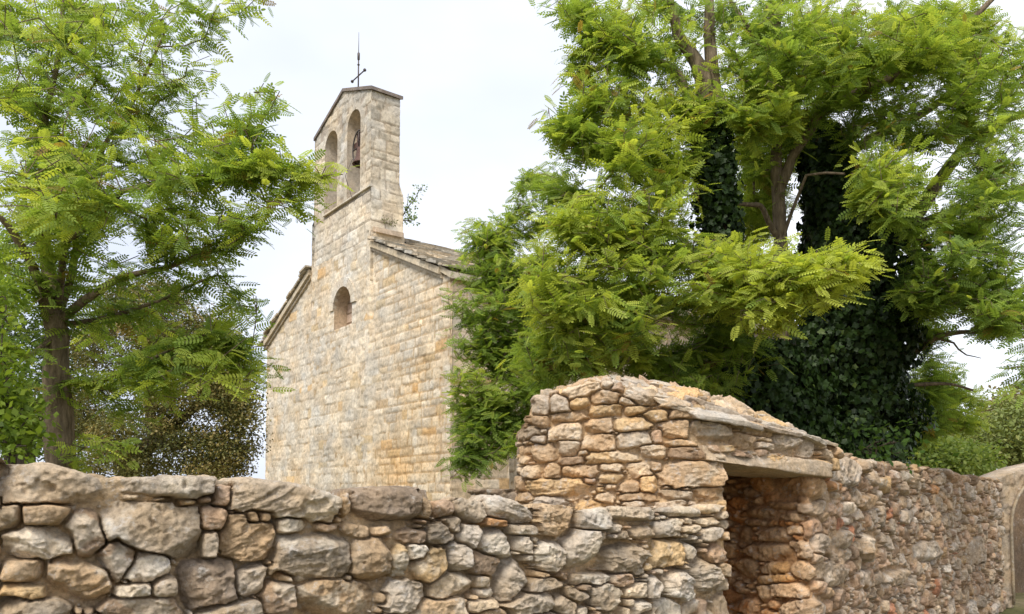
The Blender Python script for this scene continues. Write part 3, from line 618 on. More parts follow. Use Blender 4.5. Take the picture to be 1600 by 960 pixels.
# reveals: boundary edges
def boundary(f):
    e = {}
    for q in f:
        for i in range(4):
            a, b = int(q[i]), int(q[(i+1) % 4])
            if (b, a) in e: del e[(b, a)]
            else: e[(a, b)] = 1
    return list(e)
be = boundary(f1); side = np.array([(b, a, a+nu*nv, b+nu*nv) for a, b in be])
vv = np.concatenate([Vf, Vb]); cc = np.concatenate([ca.reshape(-1, 3)]*2); ff = np.concatenate([f1, f2, side]); ids, inv = np.unique(ff, return_inverse=True)
mesh_obj('arch_wall', vv[ids], inv.reshape(-1, 4), M_RUBFAR, arch, cc[ids])
mb = MB(); 
for k in range(26):
    th = PI-k*PI/25
mbv = []
thv = np.linspace(PI, 0, 24); pth = [(ctru-ra-.05, 0, 0)]+[(ctru-ra-.05, z_, 0) for z_ in (.4, .8)]+[(ctru+(ra+.05)*math.cos(t_), ctrz+(ra+.05)*math.sin(t_), 0) for t_ in thv]+[(ctru+ra+.05, z_, 0) for z_ in (.8, .4, 0)]
pts = [(a0[0]+ad[0]*x+an_[0]*-.02, a0[1]+ad[1]*x+an_[1]*-.02, z_) for x, z_, _ in pth]
mb.tube(pts, .022, 8, col=(.38, .31, .22)); mb.build('arch_moulding', M_RUBFAR, arch, smooth=True, usecol=True)
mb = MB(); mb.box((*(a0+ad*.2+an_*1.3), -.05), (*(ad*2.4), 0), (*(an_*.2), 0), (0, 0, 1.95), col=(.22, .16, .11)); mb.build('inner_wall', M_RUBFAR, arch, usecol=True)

# ------------------------------------------------------------------ chapel
CR = np.array((-1.1803, 13.9)); Cd = np.array((-.6077, .7942)); Cn = np.array((.7942, .6077))
def cp(s, t, z): return np.array((CR[0]+s*Cd[0]+t*Cn[0], CR[1]+s*Cd[1]+t*Cn[1], z))
def cpa(s, t, z): return np.stack([CR[0]+s*Cd[0]+t*Cn[0], CR[1]+s*Cd[1]+t*Cn[1], z], -1)
chapel = empty('stone_chapel', tuple(cp(4.3, 6, 0)))
tag(chapel, 'small cream ashlar chapel with slab roof, open bell gable and iron cross', 'chapel')
rC = np.random.RandomState(8)
CREAM = [(.60, .535, .43), (.58, .52, .42), (.62, .555, .45), (.58, .505, .40), (.60, .52, .405), (.64, .59, .50), (.57, .505, .405)]
def colC(u, z):
    x = rC.rand()
    if x < .012: return (.55, .40, .23)
    if x < .05: return (.58, .47, .31)
    return CREAM[rC.randint(7)]
ZAP, SAP = 7.52, 4.28
zg = lambda s: ZAP-.44*np.abs(s-SAP)
U = np.arange(-.24, 8.5, .026); Zr = np.arange(-.05, 7.3, .026)
Zc = np.broadcast_to(Zr[:, None], (len(Zr), len(U))).copy()
sF = courses((-.3, 2.72), (0, 7.4), (.11, .21), (.16, .50), rC, colC)+courses((2.74, 8.6), (0, 7.4), (.12, .23), (.18, .48), rC, colC)
def gv(u, z): return .32+1.1*sstep(.45, .62, fbm(u*.8, z*.8, 91, 3))*sstep(5.5, 1.5, u)+.35*sstep(.5, .7, fbm(u*1.5, z*1.5, 95, 3))
Hf, cf, lf = masonry(sF, U, Zc, 41, p=9, rect=True, rnd=.12, warp=.016, wfreq=3, gapw=.013, depth=.026, relief=.008, tilt=.006, rough=.006, facets=1, cut=3, mcol=(.44, .34, .22), mortar=lambda u, z: -.02+.01*fbm(u*2, z*2, 5, 2), gapvar=gv)
UU = np.broadcast_to(U[None], Zc.shape)
proud = .05*sstep(2.70, 2.74, UU)*sstep(5.66, 5.62, UU)
# ochre weather staining of the lower right part and around the joints
st_ = sstep(.45, .7, fbm(UU*.7, Zc*.7, 15, 4))[..., None]*.45
cf = cf*(1-st_)+cf*np.array((1.08, .88, .60))*st_
st2 = (sstep(3.6, 1.0, UU)*sstep(6.3, 4.2, Zc)*sstep(.3, .6, fbm(UU*1.8, Zc*1.8, 66, 4)))[..., None]*.5
cf = cf*(1-st2)+cf*np.array((1.02, .84, .58))*st2
wl = sstep(.5, .75, fbm(UU*.9+9, Zc*.9, 19, 4))[..., None]*.35; cf = cf*(1-wl)+np.array((.60, .55, .46))*wl
Vf = cpa(UU, -(Hf+proud), np.minimum(Zc, zg(UU)-.0))
# niche window hole
NW = (3.945, 5.27, 5.70, .435)  # centre s, sill z, spring z, radius
def in_arch(s, z, c, z0, zs, r): return ((np.abs(s-c) < r) & (z > z0) & (z <= zs)) | ((np.hypot(s-c, z-zs) < r) & (z > zs))
def arch_outline(c, z0, zs, r, n=28):
    th = np.linspace(0, PI, n); o = [(c+r, z0+(zs-z0)*k/12) for k in range(12)]+[(c+r*math.cos(t), zs+r*math.sin(t)) for t in th]+[(c-r, zs-(zs-z0)*k/12) for k in range(1, 13)]
    o += [(c-r+2*r*k/14, z0) for k in range(1, 14)]
    return np.array(o)
def cut_holes(V, UU, ZZ, holes, extra_mask, step, toworld):
    """drop the faces inside each arch and pull the rim vertices onto its outline"""
    Vn = V.copy(); cu = (UU[:-1, :-1]+UU[1:, 1:])/2; cz = (ZZ[:-1, :-1]+ZZ[1:, 1:])/2; k = extra_mask.copy()
    for h in holes:
        k &= ~in_arch(cu, cz, *h)
        ol = arch_outline(*h); seg = []
        for i in range(len(ol)):
            a, b = ol[i], ol[(i+1) % len(ol)]; seg += [a+(b-a)*t for t in np.linspace(0, 1, 6, endpoint=False)]
        seg = np.array(seg)
        near_ = (UU > h[0]-h[3]-.1) & (UU < h[0]+h[3]+.1) & (ZZ > h[1]-.1) & (ZZ < h[2]+h[3]+.1)
        for (r, c) in np.argwhere(near_):
            d = np.hypot(seg[:, 0]-UU[r, c], seg[:, 1]-ZZ[r, c]); j = d.argmin()
            if d[j] < step*.75: Vn[r, c] = toworld(seg[j, 0], seg[j, 1])
    return Vn, k
mask = (Zc[:-1, :-1] < zg(UU)[:-1, :-1]) & ~((UU[:-1, :-1] < .08) & (Zc[:-1, :-1] > 5.48)) & ~((UU[:-1, :-1] > 2.70) & (UU[:-1, :-1] < 5.50) & (Zc[:-1, :-1] > 6.90))
Vn, mask = cut_holes(Vf, UU, Zc, [NW], mask, .026, lambda a, b: cp(a, -.05, b))
G = grid_faces(*Zc.shape)
f = G[mask]; ids, inv = np.unique(f, return_inverse=True)
mesh_obj('front_wall', Vn.reshape(-1, 3)[ids], inv.reshape(-1, 4)[:, ::-1], M_ASH, chapel, cf.reshape(-1, 3)[ids])
def reveal(h, t0, t1, mb, colr):
    ol = arch_outline(*h); n = len(ol)
    ts = np.linspace(t0, t1, 6); v = np.concatenate([cpa(ol[:, 0], np.full(n, t), ol[:, 1]) for t in ts])
    f = [(k*n+i, k*n+(i+1) % n, (k+1)*n+(i+1) % n, (k+1)*n+i) for k in range(5) for i in range(n)]
    mb.add(v, f, col=colr)
nic = MB(); reveal(NW, -.05, .30, nic, (.50, .40, .29)); win = nic.build('window_niche', M_ASH, chapel, usecol=True)
nic = MB(); ol = arch_outline(*NW); v = np.concatenate([cpa(ol[:, 0], np.full(len(ol), .26), ol[:, 1]), [cp(NW[0], .26, 5.6)]]); n = len(ol)
nic.add(v, f3=[(i, (i+1) % n, n) for i in range(n)], col=(.56, .43, .33))
for zz in (5.45, 5.66, 5.88):
    nic.box(cp(NW[0]-.43, .245, zz), np.array((*Cd, 0))*.86, np.array((*Cn, 0))*.015, (0, 0, .018), col=(.30, .22, .15))
for zz, ss in ((5.46, 3.9), (5.67, 4.1), (5.67, 3.75), (5.27, 3.7)):
    nic.box(cp(ss, .245, zz), np.array((*Cd, 0))*.016, np.array((*Cn, 0))*.015, (0, 0, .2), col=(.30, .22, .15))
nic.build('infill', M_ASH, win, usecol=True)
# voussoirs round the niche
vs = MB()
for k in range(9):
    a = PI*(k+.5)/9; da = PI/9*.47; r0, r1_ = NW[3]+.004, NW[3]+.2
    q = [(NW[0]+r*math.cos(b), NW[2]+r*math.sin(b)) for r, b in ((r0, a-da), (r1_, a-da), (r1_, a+da), (r0, a+da))]
    v = [cp(x, -.085, z) for x, z in q]+[cp(x, .0, z) for x, z in q]
    vs.add(v, [(0, 1, 2, 3), (7, 6, 5, 4), (0, 4, 5, 1), (1, 5, 6, 2), (2, 6, 7, 3), (3, 7, 4, 0)], col=CREAM[k % 7])
vs.build('arch_stones', M_ASH, win, usecol=True)
# side wall (right flank), seen between the branches
U = np.arange(0, 13.0, .04); Zr = np.arange(-.05, 5.75, .04); Zc = np.broadcast_to(Zr[:, None], (len(Zr), len(U))).copy(); UU = np.broadcast_to(U[None], Zc.shape)
sS = courses((0, 13), (0, 5.9), (.15, .28), (.2, .55), rC, colC)
Hs, cs, ls = masonry(sS, U, Zc, 43, p=9, rect=True, rnd=.12, warp=.016, wfreq=3, gapw=.013, depth=.026, relief=.008, tilt=.006, rough=.006, facets=1, cut=3, mcol=(.44, .34, .22), mortar=lambda u, z: -.02+0*u)
cs *= np.array((1, .93, .85))
mesh_obj('side_wall', cpa(.1-Hs, UU, Zc).reshape(-1, 3), grid_faces(*Zc.shape).reshape(-1, 4), M_ASH, chapel, cs.reshape(-1, 3))
mb = MB(); mb.box(cp(8.47, 0.02, -.05), np.array((*Cn, 0))*12.98, -np.array((*Cd, 0))*.5, (0, 0, 5.68), col=CREAM[0])
mb.build('far_side_wall', M_ASH, chapel, usecol=True)
v = [cp(.1, 13, -.05), cp(8.47, 13, -.05), cp(8.47, 13, 5.66), cp(SAP, 13, 7.5), cp(.1, 13, 5.66)]; 
mesh_obj('rear_wall', v, [np.array([(0, 1, 2, 3)]), np.array([(0, 3, 4)])], M_ASH, chapel, np.tile(CREAM[1], (5, 1)), smooth=False)
# buttress on the right corner with a sloped cap
U = np.arange(-.02, 1.25, .03); Zr = np.arange(-.05, 5.5, .03); Zc = np.broadcast_to(Zr[:, None], (len(Zr), len(U))).copy(); UU = np.broadcast_to(U[None], Zc.shape)
sB = courses((0, 1.3), (0, 5.6), (.2, .34), (.3, .7), rC, colC)
Hs, cs, ls = masonry(sB, U, Zc, 47, p=9, rect=True, rnd=.12, warp=.016, wfreq=3, gapw=.013, depth=.026, relief=.008, tilt=.006, rough=.006, facets=1, cut=3, mcol=(.44, .34, .22), mortar=lambda u, z: -.015+0*u)
bt = mesh_obj('buttress', cpa(-.21-Hs-(5.5-Zc)*.008, UU, Zc).reshape(-1, 3), grid_faces(*Zc.shape).reshape(-1, 4), M_ASH, chapel, cs.reshape(-1, 3)*np.array((1, .92, .84)))
mb = MB(); c3, n3 = np.array((*Cd, 0)), np.array((*Cn, 0))
mb.box(cp(-.22, 1.2, -.05), c3*.35, n3*.03, (0, 0, 5.5), col=CREAM[0])
mb.build('buttress_end', M_ASH, bt, usecol=True)
mb = MB(); p0 = cp(.12, -.06, 5.62); mb.box(p0-c3*.40-np.array((0, 0, .22)), c3*.40+np.array((0, 0, .22)), n3*1.36, (0, 0, .11), col=(.52, .46, .36))
mb.build('buttress_cap', M_ASH, bt, usecol=True)
# slab roof
rf = MB(); rr = np.random.RandomState(77)
sl_len = math.hypot(4.28+.28, .44*4.56)
for sd in (1, -1):
    dirs = np.array((*(Cd*-sd), -.44)); dirs /= np.linalg.norm(dirs)      # down slope
    if sd == -1: dirs = np.array((*(Cd), -.44)); dirs /= np.linalg.norm(dirs)
    nrm = np.cross(dirs, n3); nrm *= np.sign(nrm[2])
    top = cp(SAP, 0, ZAP+.035)
    nrow = 28; L_ = 4.95
    for r in range(nrow):
        d0 = L_*(nrow-r)/nrow-L_/nrow*1.7
        t = -.15+rr.uniform(-.04, .04)
        while t < 13.2:
            w = rr.uniform(.22, .5); ln = L_/nrow*rr.uniform(1.7, 2.05); th = rr.uniform(.03, .055)
            P0 = top+dirs*max(0, d0+rr.uniform(-.03, .03))+n3*t+nrm*(rr.uniform(0, .015)+.0)
            tiltv = nrm*(.055+rr.uniform(-.008, .02))
            x = rr.rand(); cl = np.array((.47, .43, .36))*rr.uniform(.7, 1.3)*np.array((1+.06*(x > .6), 1, 1-.08*(x > .6)))
            skew = n3*rr.uniform(-.03, .03)
            if -.2 < t < .75 and 1.5 < -1: pass
            sm_ = SAP-sd*(d0+ln*.5)*.915
            if t-w < .66 and 2.60 < sm_ < 5.72: t += w; continue
            rf.box(P0-tiltv*.2, dirs*ln+tiltv*.6+skew, n3*(w-.012), nrm*th, col=cl)
            t += w
roof = rf.build('roof', M_ROOF, chapel, usecol=True)
# solid deck under the slabs so no light leaks
mb = MB()
v = [cp(-.12, -.02, zg(-.12)-.02), cp(SAP, -.02, ZAP+.05), cp(8.68, -.02, zg(8.68)-.02), cp(-.12, 13, zg(-.12)-.02), cp(SAP, 13, ZAP+.05), cp(8.68, 13, zg(8.68)-.02)]
v2 = [p-np.array((0, 0, .08)) for p in v]
mb.add(v+v2, [(0, 3, 4, 1), (1, 4, 5, 2), (6, 7, 10, 9), (7, 8, 11, 10), (0, 1, 7, 6), (1, 2, 8, 7), (3, 9, 10, 4), (4, 10, 11, 5), (0, 6, 9, 3), (2, 5, 11, 8)], col=(.3, .26, .21)); mb.build('roof_deck', M_ROOF, roof, usecol=True)
# verge cornice
for s0, s1, in ((.05, 2.68), (5.68, 8.5)):
    mb = MB(); a = cp(s0, -.10, zg(s0)-.12); b = cp(s1, -.10, zg(s1)-.12)
    mb.box(a, b-a, n3*.12, (0, 0, .125), col=(.52, .45, .34)); a2 = a+np.array((0, 0, -.07))+n3*.055
    mb.box(a2, b-a, n3*.07, (0, 0, .068), col=(.50, .43, .33)); mb.build('cornice', M_ASH, chapel, usecol=True)
mb = MB(); mb.box(cp(-.02, .0, 5.48), n3*13, c3*.14, (0, 0, .12), col=(.5, .43, .33)); mb.build('eaves_cornice', M_ASH, chapel, usecol=True)
# bell gable
TS0, TS1, TT = 2.71, 5.50, .60
O1 = (3.50, 7.98, 9.53, .31); O2 = (4.62, 7.98, 9.47, .325)
TAP = 4.02; ztop = lambda s: 10.45-.37*np.abs(s-TAP)
st = .024
U = np.arange(TS0, TS1+.001, st); Zr = np.arange(6.9, 10.6, st); Zc = np.broadcast_to(Zr[:, None], (len(Zr), len(U))).copy(); UU = np.broadcast_to(U[None], Zc.shape)
TC = [(.50, .46, .38), (.47, .43, .36), (.53, .49, .42), (.49, .43, .34), (.45, .41, .34), (.55, .50, .42)]
def tcol(z):
    a = np.array(TC[rC.randint(6)]); b = np.array(CREAM[rC.randint(7)]); k = float(sstep(8.6, 7.6, z)); return tuple(a*(1-k)+b*k)
sT = courses((TS0, TS1), (6.9, 10.7), (.15, .26), (.22, .5), rC, lambda u, z: tcol(z))
for h in (O1, O2):   # plain dressed jambs and arch stones
    sT = [q for q in sT if not (abs(q[0]-h[0]) < h[3]+.10 and h[1] < q[1] < h[2]+h[3]+.08)]
    for k in range(7):
        a = PI*(k+.5)/7; sT.append([h[0]+(h[3]+.09)*math.cos(a), h[2]+(h[3]+.09)*math.sin(a), .10, .10, a, (.50, .44, .35), 0])
    for k in range(5):
        for sg in (-1, 1): sT.append([h[0]+sg*(h[3]+.08), h[1]+.15+k*.31, .10, .155, 0, (.49, .43, .34), 0])
def tower_m(seeds, U, Zc, sd):
    return masonry(seeds, U, Zc, sd, p=9, rect=True, rnd=.12, warp=.016, wfreq=3, gapw=.013, depth=.026, relief=.008, tilt=.006, rough=.006, facets=1, cut=3, mcol=(.38, .32, .25), mortar=lambda u, z: -.016+0*u)
Ht, ct, lt = tower_m(sT, U, Zc, 51)
step_ = .05
lowp = 0*Zc
Vt = cpa(UU, -(Ht+.05+lowp), np.minimum(Zc, ztop(UU)))
mask = (Zc[:-1, :-1] < ztop(UU)[:-1, :-1])
Vt, mask = cut_holes(Vt, UU, Zc, [O1, O2], mask, st, lambda a, b: cp(a, -.055, b))
G = grid_faces(*Zc.shape); f = G[mask]; ids, inv = np.unique(f, return_inverse=True)
bg_ = empty('bell_gable', tuple(cp(TAP, .35, 7))); bg_.parent = chapel; bg_.matrix_parent_inverse = mathutils.Matrix.Translation(-mathutils.Vector(chapel.location))
mesh_obj('front_face', Vt.reshape(-1, 3)[ids], inv.reshape(-1, 4)[:, ::-1], M_ASH, bg_, ct.reshape(-1, 3)[ids])
Vb = cpa(UU, TT+Ht*.6, np.minimum(Zc, ztop(UU))); Vb, mk2 = cut_holes(Vb, UU, Zc, [O1, O2], (Zc[:-1, :-1] < ztop(UU)[:-1, :-1]), st, lambda a, b: cp(a, TT, b))
f = G[mk2]; ids, inv = np.unique(f, return_inverse=True)
mesh_obj('rear_face', Vb.reshape(-1, 3)[ids], inv.reshape(-1, 4), M_ASH, bg_, ct.reshape(-1, 3)[ids])
for s_, sg in ((TS0, -1), (TS1, 1)):
    U2 = np.arange(-.06, TT+.02, st); zt_ = float(ztop(s_))
    Zr2 = np.arange(6.0, zt_+.001, st); Z2 = np.broadcast_to(Zr2[:, None], (len(Zr2), len(U2))).copy(); UU2 = np.broadcast_to(U2[None], Z2.shape)
    sS = courses((-.1, TT+.1), (6, 10.3), (.16, .26), (.22, .45), rC, lambda u, z: tcol(z))
    H2, c2, l2 = tower_m(sS, U2, Z2, 60+sg)
    wide = .0*(Z2 < 7.98)+.10*sstep(8.0, 7.9, Z2)*(1 if sg == 1 else .3)
    T2 = np.where(UU2 > TT-.05, UU2+.08*sstep(8.2, 7.85, Z2), UU2)
    mesh_obj('side_face', cpa(s_+sg*(H2+wide+.0), T2, Z2).reshape(-1, 3), grid_faces(*Z2.shape).reshape(-1, 4)[:, ::sg], M_ASH, bg_, c2.reshape(-1, 3))
mb = MB()
for h in (O1, O2): reveal(h, -.055, TT, mb, (.47, .40, .31))
mb.build('opening_reveal', M_ASH, bg_, usecol=True)
mb = MB()  # ledge under the openings
for s0, s1 in ((TS0-.03, 3.2), (3.2, 4.3), (4.3, 4.96)):
    mb.box(cp(s0, -.095, 7.935), c3*(s1-s0-.008), n3*.08, (0, 0, .035), col=(.56, .50, .40))
mb.build('ledge', M_ASH, bg_, usecol=True)
mb = MB()
for s0, s1, hh in ((TS0-.05, TAP, 1), (TAP, TS1+.03, 1)):
    a = cp(s0, -.085, ztop(s0)+.002); b = cp(s1, -.085, ztop(s1)+.002); n_ = 3
    for k in range(n_):
        q0_ = a+(b-a)*k/n_; mb.box(q0_, (b-a)/n_*.992, n3*(TT+.14), (0, 0, .07), col=None)
mb.build('gable_cap', M_CAP, bg_)
# weathered slab at the foot of the bell gable, over the roof
mb = MB(); a = cp(TS0-.02, .0, 7.02); mb.box(a, n3*.62-np.array((0, 0, .0)), -c3*.16-np.array((0, 0, .05)), (0, 0, .10), col=(.47, .38, .29))
mb.box(cp(TS0-.0, .02, 6.8), n3*.66, -c3*.10, (0, 0, .21), col=(.46, .40, .31)); mb.build('flashing_slab', M_ASH, bg_, usecol=True)
# iron cross
mb = MB(); cx = cp(4.03, .30, 10.40); up = np.array((0, 0, 1.))
mb.tube([cx+up*k for k in (0, .55, 1.0)], [.017, .016, .014], 8); mb.tube([cx+up*1.0, cx+up*1.52], [.009, .004], 6)
mb.tube([cx+up*.88, cx+up*.90, cx+up*1.04, cx+up*1.06], [.014, .028, .028, .014], 10)
mb.tube([cx+up*.76, cx+up*.78, cx+up*.80], [.016, .032, .016], 10)
arm = c3; z_ = .53
mb.tube([cx+up*z_-arm*.30, cx+up*z_+arm*.30], .014, 8)
for sg in (-1, 1): mb.tube([cx+up*z_+arm*sg*.27, cx+up*z_+arm*sg*.29, cx+up*z_+arm*sg*.315, cx+up*z_+arm*sg*.33], [.012, .034, .034, .012], 10)
mb.build('iron_cross', M_IRON, chapel, smooth=True)
# bell in the right opening
bc = cp(3.46, .14, 8.60)
bell = empty('bell', tuple(bc)); tag(bell, 'dark rusty bell with a flywheel hanging in the right opening of the bell gable', 'bell')
mb = MB(); prof = [(.0, .36), (.08, .36), (.12, .33), (.135, .24), (.155, .12), (.19, .03), (.225, -.02), (.215, -.03), (.17, .03), (.12, .2), (.0, .3)]
mb.lathe(bc, [(r, z+.12) for r, z in prof], 24); mb.build('bell_body', M_BRONZE, bell, smooth=True)
mb = MB(); mb.box(bc+np.array((0, 0, .50))-c3*.26-n3*.07, c3*.54, n3*.14, (0, 0, .12), col=None); mb.box(bc+np.array((0, 0, .62))-c3*.12-n3*.08, c3*.24, n3*.16, (0, 0, .16)); mb.build('yoke', M_BRONZE, bell)
mb = MB(); wc = bc+np.array((0, 0, .45))+c3*.0-n3*.10; mb.tube([wc+c3*.27*math.cos(a)+up*.36*math.sin(a) for a in np.linspace(0, 2*PI, 33)], .016, 6, cap=False)
for a in (0, PI/2, PI, 1.5*PI): mb.tube([wc, wc+c3*.27*math.cos(a)+up*.36*math.sin(a)], .012, 6)
mb.build('flywheel', M_IRON, bell, smooth=True)
mb = MB(); mb.tube([bc+up*.35, bc-up*.02], .012, 6); mb.tube([bc-up*.01, bc-up*.05, bc-up*.10, bc-up*.13], [.015, .045, .045, .015], 10); mb.build('clapper', M_IRON, bell, smooth=True)
mb = MB(); mb.tube([wc-up*.30-n3*.14, wc-up*.7-n3*.3, cp(3.42, -.12, 7.9)], .007, 5); mb.build('bell_rope', M_IRON, bell)
# low brown wall beside the chapel
lowc = Curve([at(735, 780, 9.4)[:2], at(812, 780, 9.0)[:2], at(860, 780, 8.9)[:2]]); rl = np.random.RandomState(5)
U = np.arange(0, lowc.L, .014); Zr = np.arange(-.05, 1.72, .014); Zc = np.broadcast_to(Zr[:, None], (len(Zr), len(U))).copy()
sL = fill([], (0, lowc.L), (-.05, 1.8), [(.14, 400), (.1, 900), (.06, 1500), (.035, 2000)], rl, lambda u, z: [BRN, TAN, (.34, .26, .19)][rl.randint(3)], asp=(.4, .7), rot=6)
Hl, cl_, ll = masonry(sL, U, Zc, 71, mortar=lambda u, z: -.05+0*u, mcol=(.2, .14, .09), relief=.04, depth=.07, gapw=.02)
n_ = 6; RZ = np.vstack([Zc, np.broadcast_to(Zr[-1]+0*U, (n_, len(U)))]); RB = np.vstack([0*Zc, np.linspace(.05, .4, n_)[:, None]+0*U[None]]); Hh = np.vstack([Hl, np.zeros((n_, len(U)))]); cc = np.vstack([cl_, np.broadcast_to(cl_[-1], (n_, *cl_[-1].shape))])
V = wall_mesh(lowc, U, RZ, RB, np.zeros((len(RZ), 1)), Hh)
o = mesh_obj('low_wall', V.reshape(-1, 3), grid_faces(*RZ.shape).reshape(-1, 4), M_RUBFAR, None, cc.reshape(-1, 3))
tag(o, 'low brown stone wall in shade between the chapel corner and the hut', 'wall')
# ------------------------------------------------------------------ trees
def grow(skel, targets, rng, wig=.12, step=.35, pen=.25):
    """skel: list of (pos, parent index, min radius). Connects each target to the nearest twig with a bent path."""
    P = [np.asarray(s[0], float) for s in skel]; par = [s[1] for s in skel]; mr = [s[2] for s in skel]; tips = []
    root = P[0]; arr = np.zeros((len(P)+len(targets)*8+10, 3)); arr[:len(P)] = P; n = len(P)
    td = np.array([np.min(np.linalg.norm(arr[:n]-t, axis=1)) for t in targets]); order = np.argsort(td)
    depth = [0]*n
    dist_root = np.zeros(len(arr)); dist_root[:n] = [np.linalg.norm(p-root) for p in P]
    for i in order:
        t = np.asarray(targets[i]); d = np.linalg.norm(arr[:n]-t, axis=1)
        dz = np.maximum(0, arr[:n, 2]-t[2])
        c = d+pen*dist_root[:n]*.35+dz*.5
        j = int(np.argmin(c)); a = arr[j].copy(); L = np.linalg.norm(t-a)
        k = max(1, min(6, int(L/step)+1)); last = j
        pd = a-arr[par[j]] if par[j] >= 0 else np.array((0, 0, 1.)); pd = pd/(np.linalg.norm(pd)+1e-6)
        side = rng.normal(size=3); side[2] *= .6
        for q in range(1, k+1):
            f = q/k; p = a+(t-a)*f+pd*L*.18*math.sin(PI*f)*.8+side*wig*L*.5*math.sin(PI*f)*(1-f*.3)+np.array((0, 0, -.06*L*math.sin(PI*f)))
            if q < k: p = p+rng.normal(size=3)*.02
            arr[n] = p; par.append(last); mr.append(0); dist_root[n] = np.linalg.norm(p-root); last = n; n += 1
        tips.append(last)
    return arr[:n].copy(), np.array(par), np.array(mr), tips
def tree_mesh(P, par, mr, tip_r=.0035, ex=2.3, maxr=None):
    n = len(P); acc = np.zeros(n); kids = [[] for _ in range(n)]
    for i in range(n):
        if par[i] >= 0: kids[par[i]].append(i)
    order = list(range(n))
    # children always have larger index except skeleton, whose parents are also earlier
    for i in range(n-1, -1, -1):
        if not kids[i]: acc[i] = tip_r**ex
        if par[i] >= 0: acc[par[i]] += acc[i]
    r = np.maximum(acc**(1/ex), mr)
    if maxr: r = np.minimum(r, np.maximum(maxr, mr))
    mb = MB(); stack = [(0, None)]
    while stack:
        s, pre = stack.pop(); chain = [s]; rad = [r[s]]
        if pre is not None: chain = [pre, s]; rad = [min(r[pre], r[s]*1.25), r[s]]
        cur = s
        while kids[cur]:
            ks = sorted(kids[cur], key=lambda q: -r[q])
            for o_ in ks[1:]: stack.append((o_, cur))
            cur = ks[0]; chain.append(cur); rad.append(r[cur])
        if len(chain) < 2: continue
        R = rad[0]; ns = 12 if R > .06 else 7 if R > .02 else 4
        pts = P[chain]
        if R > .04 and len(pts) > 2:   # finer rings and a slight knottiness
            tt = np.arange(len(pts)); t2 = np.linspace(0, len(pts)-1, (len(pts)-1)*4+1)
            pts = np.stack([np.interp(t2, tt, pts[:, i]) for i in range(3)], 1); rad2 = np.interp(t2, tt, rad)
            ker = np.array([.25, .5, .25])
            for _ in range(2): pts[1:-1] = pts[:-2]*.25+pts[1:-1]*.5+pts[2:]*.25
            rad = rad2*(1+.12*(fbm(t2*1.7, pts[:, 2]*2, 3, 2)-.5)*2)
        mb.tube(pts, np.array(rad), ns, cap=False)
    return mb, r
def leaf_template(npair=7, hexa=True, lw=.066, ll=.22):
    V_ = []; Fc = []
    def leaflet(o, d, L, W, z0):
        o = np.array(o); d = np.array(d)/np.linalg.norm(d); s = np.array((-d[1], d[0]))
        b = len(V_)
        if hexa: pr = ((0.0, 0.0), (.3, .5), (.72, .46), (1, 0), (.72, -.46), (.3, -.5))
        else: pr = ((0, 0), (.5, .55), (1, 0), (.5, -.55))
        for a, w in pr: q = o+d*a*L+s*w*W; V_.append((q[0], q[1], z0-.03*a-(.02*abs(w)*2*0)+.012*abs(w)*2))
        Fc.append(list(range(b, b+len(pr))))
    for k in range(npair):
        x = .16+.74*k/(npair-1); Lk = ll*(1-.35*abs(k/(npair-1)-.4)); 
        for sg in (-1, 1): leaflet((x, 0), (.42, sg), Lk, lw*1.25, -.12*x*x)
    leaflet((.95, 0), (1, 0), ll*.9, lw*1.25, -.12)
    b = len(V_); w = .009
    pr = ((0, w), (.5, w), (1, w), (1, -w), (.5, -w), (0, -w)) if hexa else ((0, w), (1, w), (1, -w), (0, -w))
    for x, y in pr: V_.append((x-.06 if x == 0 else x, y, -.12*x*x-.004))
    Fc.append(list(range(b, b+len(pr))))
    return np.array(V_), np.array(Fc)
LT_HEX = leaf_template(); LT_QUAD = leaf_template(6, False, .10, .22)
def scatter(T, pos, D, Up, size, col, name, mat, parent, droop=None):
    Tv, Tf = T; n = len(pos)
    D = D/np.linalg.norm(D, axis=1)[:, None]; Y = np.cross(Up, D); Y /= np.linalg.norm(Y, axis=1)[:, None]+1e-9; Z = np.cross(D, Y)
    v = Tv[None, :, 0, None]*D[:, None]+Tv[None, :, 1, None]*Y[:, None]+Tv[None, :, 2, None]*Z[:, None]
    v = v*size[:, None, None]+pos[:, None]
    f = (Tf[None]+(np.arange(n)*len(Tv))[:, None, None]).reshape(-1, Tf.shape[1])
    c = np.repeat(col, len(Tv), 0)
    return mesh_obj(name, v.reshape(-1, 3), f, mat, parent, c, smooth=False)
G_D = np.array((.125, .205, .045)); G_M = np.array((.26, .365, .068)); G_Y = np.array((.46, .52, .09))
